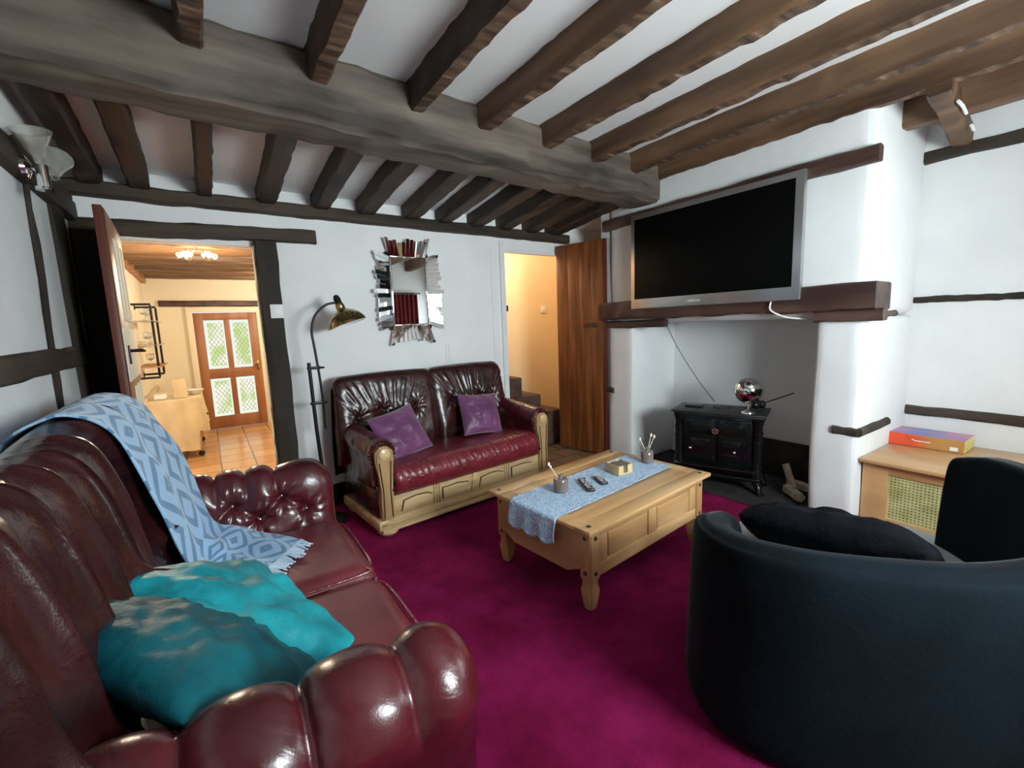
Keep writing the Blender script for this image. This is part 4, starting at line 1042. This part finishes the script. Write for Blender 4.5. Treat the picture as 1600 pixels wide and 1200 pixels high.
# remotes
def remote(x, y, rz, L_, w, label, n):
    t = thing('remote_control', label, 'remote control', surf(x, y, .4605), rz, 'remote controls on the runner')
    bm = B(); boxm(bm, (-w / 2, -L_ / 2, 0), (w / 2, L_ / 2, .018), .006, 3); obj('casing', bm, M['blackplastic'], t)
    for i in range(n):
        for j in range(3):
            if (i * 3 + j) % 7 == 5: continue
            bm = B(); box(bm, ((j - 1) * w * .28, -L_ * .38 + i * L_ * .76 / (n - 1), .0185), (w * .18, L_ * .035, .003), .001); obj('key', bm, M['steel'], t)
remote(-.15, .0, math.radians(-26), .20, .048, 'longer slim black remote with silver keys on the runner', 9)
remote(-.03, -.01, math.radians(-22), .13, .045, 'shorter black remote beside the long one on the runner', 6)

# ================================================================== STOVE
ang = math.atan2(1.76 - 2.38, 3.52 - 3.28)
sv = thing('wood_stove', 'glossy black cast iron wood-burning stove standing in the fireplace recess', 'stove', (3.50, 2.00, .012), 0)
# local frame: x along front (from left corner to right), y into recess
fw = Vector((3.52 - 3.28, 1.76 - 2.38, 0)).normalized(); inn = Vector((-fw.y, fw.x, 0)); 
sv.matrix_world = Matrix.Translation((3.40, 2.07, .012)) @ Matrix((fw, inn, Vector((0, 0, 1)))).transposed().to_4x4()
bm = B(); boxm(bm, (-.34, -.01, .615), (.34, .345, .635), .008); boxm(bm, (-.36, -.03, .635), (.36, .36, .652), .010); obj('top_plate', bm, M['stovetop'], sv)
bm = B(); boxm(bm, (-.30, .02, .13), (.30, .33, .62), .015, 3); obj('stove_body', bm, M['stove'], sv)
for sx in (-1, 1):
    bm = B(); tube(bm, [(sx * .30, .03, .13), (sx * .30, .03, .20), (sx * .30, .03, .22), (sx * .30, .03, .40), (sx * .30, .03, .56), (sx * .30, .03, .60), (sx * .30, .03, .62)], [.048, .040, .034, .036, .034, .046, .05], 16); obj('corner_column', bm, M['stove'], sv)
    for zz in (.22, .42, .50):
        bm = B(); tube(bm, [(sx * .30, .03, zz - .008), (sx * .30, .03, zz + .008)], .041, 16); obj('column_ring', bm, M['stove'], sv)
bm = B(); boxm(bm, (-.33, -.02, .105), (.33, .34, .135), .012, 3); boxm(bm, (-.31, -.10, .20), (.31, .03, .215), .006); obj('ash_lip', bm, M['stove'], sv)
for sx in (-1, 1):
    bm = B(); boxm(bm, (.012 * sx if sx > 0 else -.26, .0, .24), (.26 if sx > 0 else -.012, .025, .59), .008, 3); d_ = obj('stove_door', bm, M['stove'], sv)
    bm = B(); boxm(bm, (.045 * sx if sx > 0 else -.225, -.006, .29), (.225 if sx > 0 else -.045, .004, .42), .004); obj('door_glass', bm, M['stoveglass'], d_)
    bm = B(); boxm(bm, (.045 * sx if sx > 0 else -.225, -.006, .46), (.225 if sx > 0 else -.045, .004, .56), .012, 3); obj('relief_panel', bm, M['stove'], d_)
bm = B(); tube(bm, [(0, .0, .50), (0, -.04, .50)], .008); 
tor = [(0 + .020 * math.cos(a), -.045, .50 + .020 * math.sin(a)) for a in [i * PI / 8 for i in range(17)]]; tube(bm, tor, .006, 8); obj('door_latch', bm, M['chrome'], sv)
for x, z in ((0.0, .185), (.05, .185), (-.2, .33), (.14, .33)):
    bm = B(); bmesh.ops.create_uvsphere(bm, u_segments=12, v_segments=8, radius=.014, matrix=Matrix.Translation((x, -.015, z))); tube(bm, [(x, .02, z), (x, -.012, z)], .006); obj('control_knob', bm, M['chrome'], sv)
for sx in (-1, 1):
    for yy in (.03, .29):
        bm = B(); tube(bm, [(sx * .29, yy, .11), (sx * .31, yy - .01, .07), (sx * .325, yy - .03, .02), (sx * .34, yy - .045, 0)], [.035, .028, .024, .030], 12); obj('leg', bm, M['stove'], sv)
bm = B(); tube(bm, [(0, .24, .652), (0, .24, .66)], .07, 24); obj('flue_collar', bm, M['stovetop'], sv)
def ws(p): return sv.matrix_world @ Vector(p)
# globe ornament
gl = thing('mirror_globe', 'silver mirrored world globe on a small stand on the stove top', 'globe', ws((.22, .07, .652)))
bm = B(); lathe(bm, [(0, 0), (.052, 0), (.05, .008), (.02, .018), (.008, .03), (.008, .07), (.014, .075), (0, .08)], 24); obj('stand', bm, M['chrome'], gl)
def globemat():
    m, N, L, b = newmat('mirrored_globe'); v = coords(N, L, (1, 1, 1))
    n = N.new('ShaderNodeTexNoise'); n.inputs['Scale'].default_value = 11; n.inputs['Detail'].default_value = 4; L.new(v, n.inputs[0])
    r = N.new('ShaderNodeValToRGB'); e = r.color_ramp.elements; e[0].position = .55; e[0].color = (.85, .85, .85, 1); e[1].position = .58; e[1].color = (.04, .04, .04, 1)
    L.new(n.outputs['Fac'], r.inputs[0]); L.new(r.outputs[0], b.inputs['Base Color']); setin(b, rough=.08, metal=1.0); return m
bm = B(); bmesh.ops.create_uvsphere(bm, u_segments=40, v_segments=24, radius=.105, matrix=Matrix.Translation((0, 0, .182))); obj('globe_ball', bm, globemat(), gl, smooth='all')
bm = B(); box(bm, (0, 0, .01), (.14, .09, .02), .006); o = tag(obj('router_box', bm, M['blackplastic'], None), 'flat dark box with a cable on the left of the stove top', 'box'); o.location = ws((-.22, .19, .652)); o.rotation_euler = (0, 0, ang)
fn = thing('fire_tool', 'black twisted metal tool resting on the stove behind the globe, its rod pointing right', 'fire tool', ws((.27, .20, .652)))
bm = B()
for p in ((-.03, 0, .05), (.015, .0, .05), (.05, -.01, .045)): bmesh.ops.create_uvsphere(bm, u_segments=14, v_segments=9, radius=.034, matrix=Matrix.Translation(p))
obj('fan_blades', bm, M['stove'], fn)
bm = B(); tube(bm, [(.05, -.02, .05), (.09, -.05, .07), (.26, -.16, .13)], .005, 8); obj('rod', bm, M['blackmetal'], fn)
bm = B(); tube(bm, [(0, 0, 0), (0, 0, .05)], .008); obj('support', bm, M['blackmetal'], fn)
# logs
for i, (a, b_, r_) in enumerate((((3.76, 1.62, .06), (3.79, 1.70, .235), .028), ((3.60, 1.50, .055), (3.74, 1.66, .055), .040), ((3.86, 1.52, .05), (3.90, 1.72, .05), .036))):
    bm = B(); A_, B_ = Vector(a), Vector(b_); tube(bm, [A_.lerp(B_, t / 6) + noise.noise_vector(Vector((t, i, 0))) * .004 for t in range(7)], r_, 5)
    tag(obj('firewood_log', bm, M['bark'], None, smooth=False), ['pale split log standing upright beside the stove', 'pale log lying flat in front of the upright one', 'pale log lying flat behind, against the stove side'][i], 'log', 'logs beside the stove')

# ================================================================== RADIATOR CABINET and game box
rc = thing('radiator_cabinet', 'light oak radiator cabinet with woven rattan grille in the right alcove', 'cabinet', (3.95, .35, 0))
bm = B(); boxm(bm, (-.46, -.82, .455), (.39, .765, .48), .006); obj('cabinet_top', bm, M['cabwood'], rc)
bm = B()
boxm(bm, (-.40, -.80, .03), (-.375, -.74, .455)); boxm(bm, (-.40, .62, .0), (-.375, .76, .455), .002)
boxm(bm, (-.40, -.74, .385), (-.376, .62, .455), .002); boxm(bm, (-.40, -.74, 0.0), (-.376, .62, .09), .002); boxm(bm, (-.37, -.80, 0.0), (.38, -.775, .45))
boxm(bm, (-.37, .735, 0.0), (.38, .757, .45)); obj('cabinet_frame', bm, M['cabwood'], rc)
bm = B(); boxm(bm, (-.36, -.74, .09), (-.35, .62, .385)); tag(obj('dark_liner', bm, M['blackplastic'], rc), 'dark backing behind the grille')
bm = B(); y = -.74
while y < .62: boxm(bm, (-.386, y, .09), (-.382, y + .011, .385)); y += .0185
z = .09
while z < .385: boxm(bm, (-.3885, -.74, z), (-.3845, .62, z + .011)); z += .0185
obj('rattan_grille', bm, M['rattan'], rc)
gb = thing('game_box', 'flat red and orange board game box on top of the radiator cabinet', 'box', (4.18, .925, .4815), 0)
bm = B(); boxm(bm, (-.125, -.20, 0), (.125, .20, .085), .002); me_ = obj('carton', bm, [M['boxfront'], M['boxtop'], M['boxend']], gb, smooth=False)
for p in me_.data.polygons:
    n_ = p.normal
    if n_.z > .7: p.material_index = 1
    elif n_.y < -.7: p.material_index = 2
bm = B(); boxm(bm, (-.1265, -.17, .010), (-.1255, -.13, .035)); obj('printed_square', bm, M['boxwhite'], gb)
bm = B(); tube(bm, [(-.126, .07, .052), (-.126, .05, .042), (-.126, -.03, .042)], .003, 6); obj('printed_swoosh', bm, M['boxwhite'], gb)
sq = spline([(-.1268, .10, .070), (-.1268, .085, .072), (-.1268, .095, .052), (-.1268, .078, .054), (-.1268, .07, .064), (-.1268, .062, .054), (-.1268, .05, .064), (-.1268, .04, .055), (-.1268, .03, .072), (-.1268, .02, .055), (-.1268, .0, .062), (-.1268, -.02, .058)])
bm = B(); tube(bm, [sq(i / 60) for i in range(61)], .0022, 5); obj('printed_script', bm, mat('box_lettering', (.40, .12, .05), None, 4, .4), gb)

# ================================================================== VELVET CHAIR
A_ax = Vector((.7071, -.7071, 0)); B_ax = Vector((.7071, .7071, 0))
ac = thing('velvet_loveseat', 'dark teal velvet tub loveseat with pale grey seat in the right foreground', 'armchair', (0, 0, 0))
def AB(a, b_, z=0): p = A_ax * a + B_ax * b_; return Vector((p.x, p.y, z))
C0 = AB(.95, 1.85); ac.location = C0
rim = spline([(.46, 1.96, .64), (.37, 1.82, .68), (.345, 1.64, .70), (.42, 1.47, .715), (.60, 1.37, .72), (.85, 1.335, .72), (1.10, 1.335, .725), (1.32, 1.38, .76), (1.48, 1.52, .82), (1.555, 1.75, .87), (1.56, 1.98, .87), (1.53, 2.14, .83)])
def rimframe(t):
    p = rim(t); d = rim(min(1, t + .01)) - rim(max(0, t - .01)); d.z = 0; d.normalize(); n = Vector((-d.y, d.x, 0))   # inward
    return p, n
shell = [(.17, .12), (.165, .34), (.155, 'm'), (.13, 't-.03'), (.075, 't'), (.03, 't-.012'), (.0, 't-.05'), (-.01, 'h'), (-.015, .28), (-.02, .10), (-.01, .03)]
def shf(u, v):
    p, n = rimframe(u); T = p.z
    zz = {'m': (T + .34) / 2, 't-.03': T - .03, 't': T, 't-.012': T - .012, 't-.05': T - .05, 'h': T * .62}
    pts = [(o_, zz.get(z, z)) for o_, z in shell]
    e = max(0, (abs(u - .5) * 2 - .95) / .05); c = math.sqrt(max(0, 1 - min(1, e) ** 2))
    k = v * (len(pts) - 1); i = min(int(k), len(pts) - 2); s = k - i
    def cr(j, q): return pts[max(0, min(len(pts) - 1, j))][q]
    def ev(q): return .5 * (2 * cr(i, q) + (cr(i + 1, q) - cr(i - 1, q)) * s + (2 * cr(i - 1, q) - 5 * cr(i, q) + 4 * cr(i + 1, q) - cr(i + 2, q)) * s * s + (3 * cr(i, q) - cr(i - 1, q) - 3 * cr(i + 1, q) + cr(i + 2, q)) * s ** 3)
    off, z = ev(0), ev(1)
    off = .085 + (off - .085) * (.25 + .75 * c)
    # rim path is in (a,b); inward normal in (a,b)
    a = p.x + n.x * off; b_ = p.y + n.y * off
    return AB(a, b_, z - (1 - c) * .03) - C0
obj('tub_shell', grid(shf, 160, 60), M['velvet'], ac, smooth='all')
# seat
def seat_out(s):
    pts = [(.54, 1.95), (.50, 1.66), (.58, 1.50), (.90, 1.46), (1.25, 1.48), (1.42, 1.62), (1.46, 1.95), (1.50, 2.2), (1.30, 2.40), (.95, 2.44), (.68, 2.32)]
    n = len(pts); k = s * n; i = int(k) % n; f = k - int(k)
    P = [Vector(pts[(i + j) % n] + (0,)) for j in (-1, 0, 1, 2)]
    return .5 * (2 * P[1] + (P[2] - P[0]) * f + (2 * P[0] - 5 * P[1] + 4 * P[2] - P[3]) * f * f + (3 * P[1] - P[0] - 3 * P[2] + P[3]) * f ** 3)
cen = Vector((1.0, 1.92, 0))
sprof = spline([(0, .47), (.5, .468), (.85, .455), (.97, .43), (1.0, .39), (.99, .34), (.95, .30), (.5, .29), (0, .29)])
def stf(u, v):
    r_ = sprof(v); p = cen + (seat_out(u % 1.0) - cen) * r_[0]; return AB(p.x, p.y, r_[1]) - C0
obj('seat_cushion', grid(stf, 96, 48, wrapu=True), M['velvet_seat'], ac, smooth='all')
bprof = spline([(.97, .30), (.96, .14), (.90, .06), (.5, .06), (0, .06)])
def sbf(u, v):
    r_ = bprof(v); p = cen + (seat_out(u % 1.0) - cen) * r_[0]; return AB(p.x, p.y, r_[1]) - C0
obj('seat_base', grid(sbf, 96, 24, wrapu=True), M['velvet'], ac, smooth='all')
bm = B(); lathe(bm, [(0, 0), (.30, 0), (.30, .02), (.05, .035), (.05, .07), (0, .07)], 32, c=AB(.97, 1.90) - C0); obj('swivel_base', bm, M['blackmetal'], ac)
# fur cushion
fc = pillow('fur_cushion', (1.965, .70, .565), (.40, .12, .85), (.10, -1, -.10), .36, .58, .20, M['fur'], 'long black fluffy cushion lying along the back of the velvet chair', 4, .012, pinch=-.12)
fc.name = 'fur_cushion'
bm = B(); rs = random.Random(9); base = fc.data
vs_ = [v for v in base.vertices]
for i in range(2600):
    v = rs.choice(vs_); n_ = v.normal
    d_ = (n_ + Vector((rs.uniform(-.8, .8), rs.uniform(-.8, .8), rs.uniform(-.4, .4)))).normalized() * rs.uniform(.012, .026)
    s_ = n_.cross(Vector((rs.random(), rs.random(), rs.random()))).normalized() * .0022
    a = bm.verts.new(v.co - s_); b_ = bm.verts.new(v.co + s_); c_ = bm.verts.new(v.co + d_)
    bm.faces.new((a, b_, c_))
o = obj('fur_pile', bm, M['fur'], fc, smooth=False, auto=False); tag(o, kind='stuff')
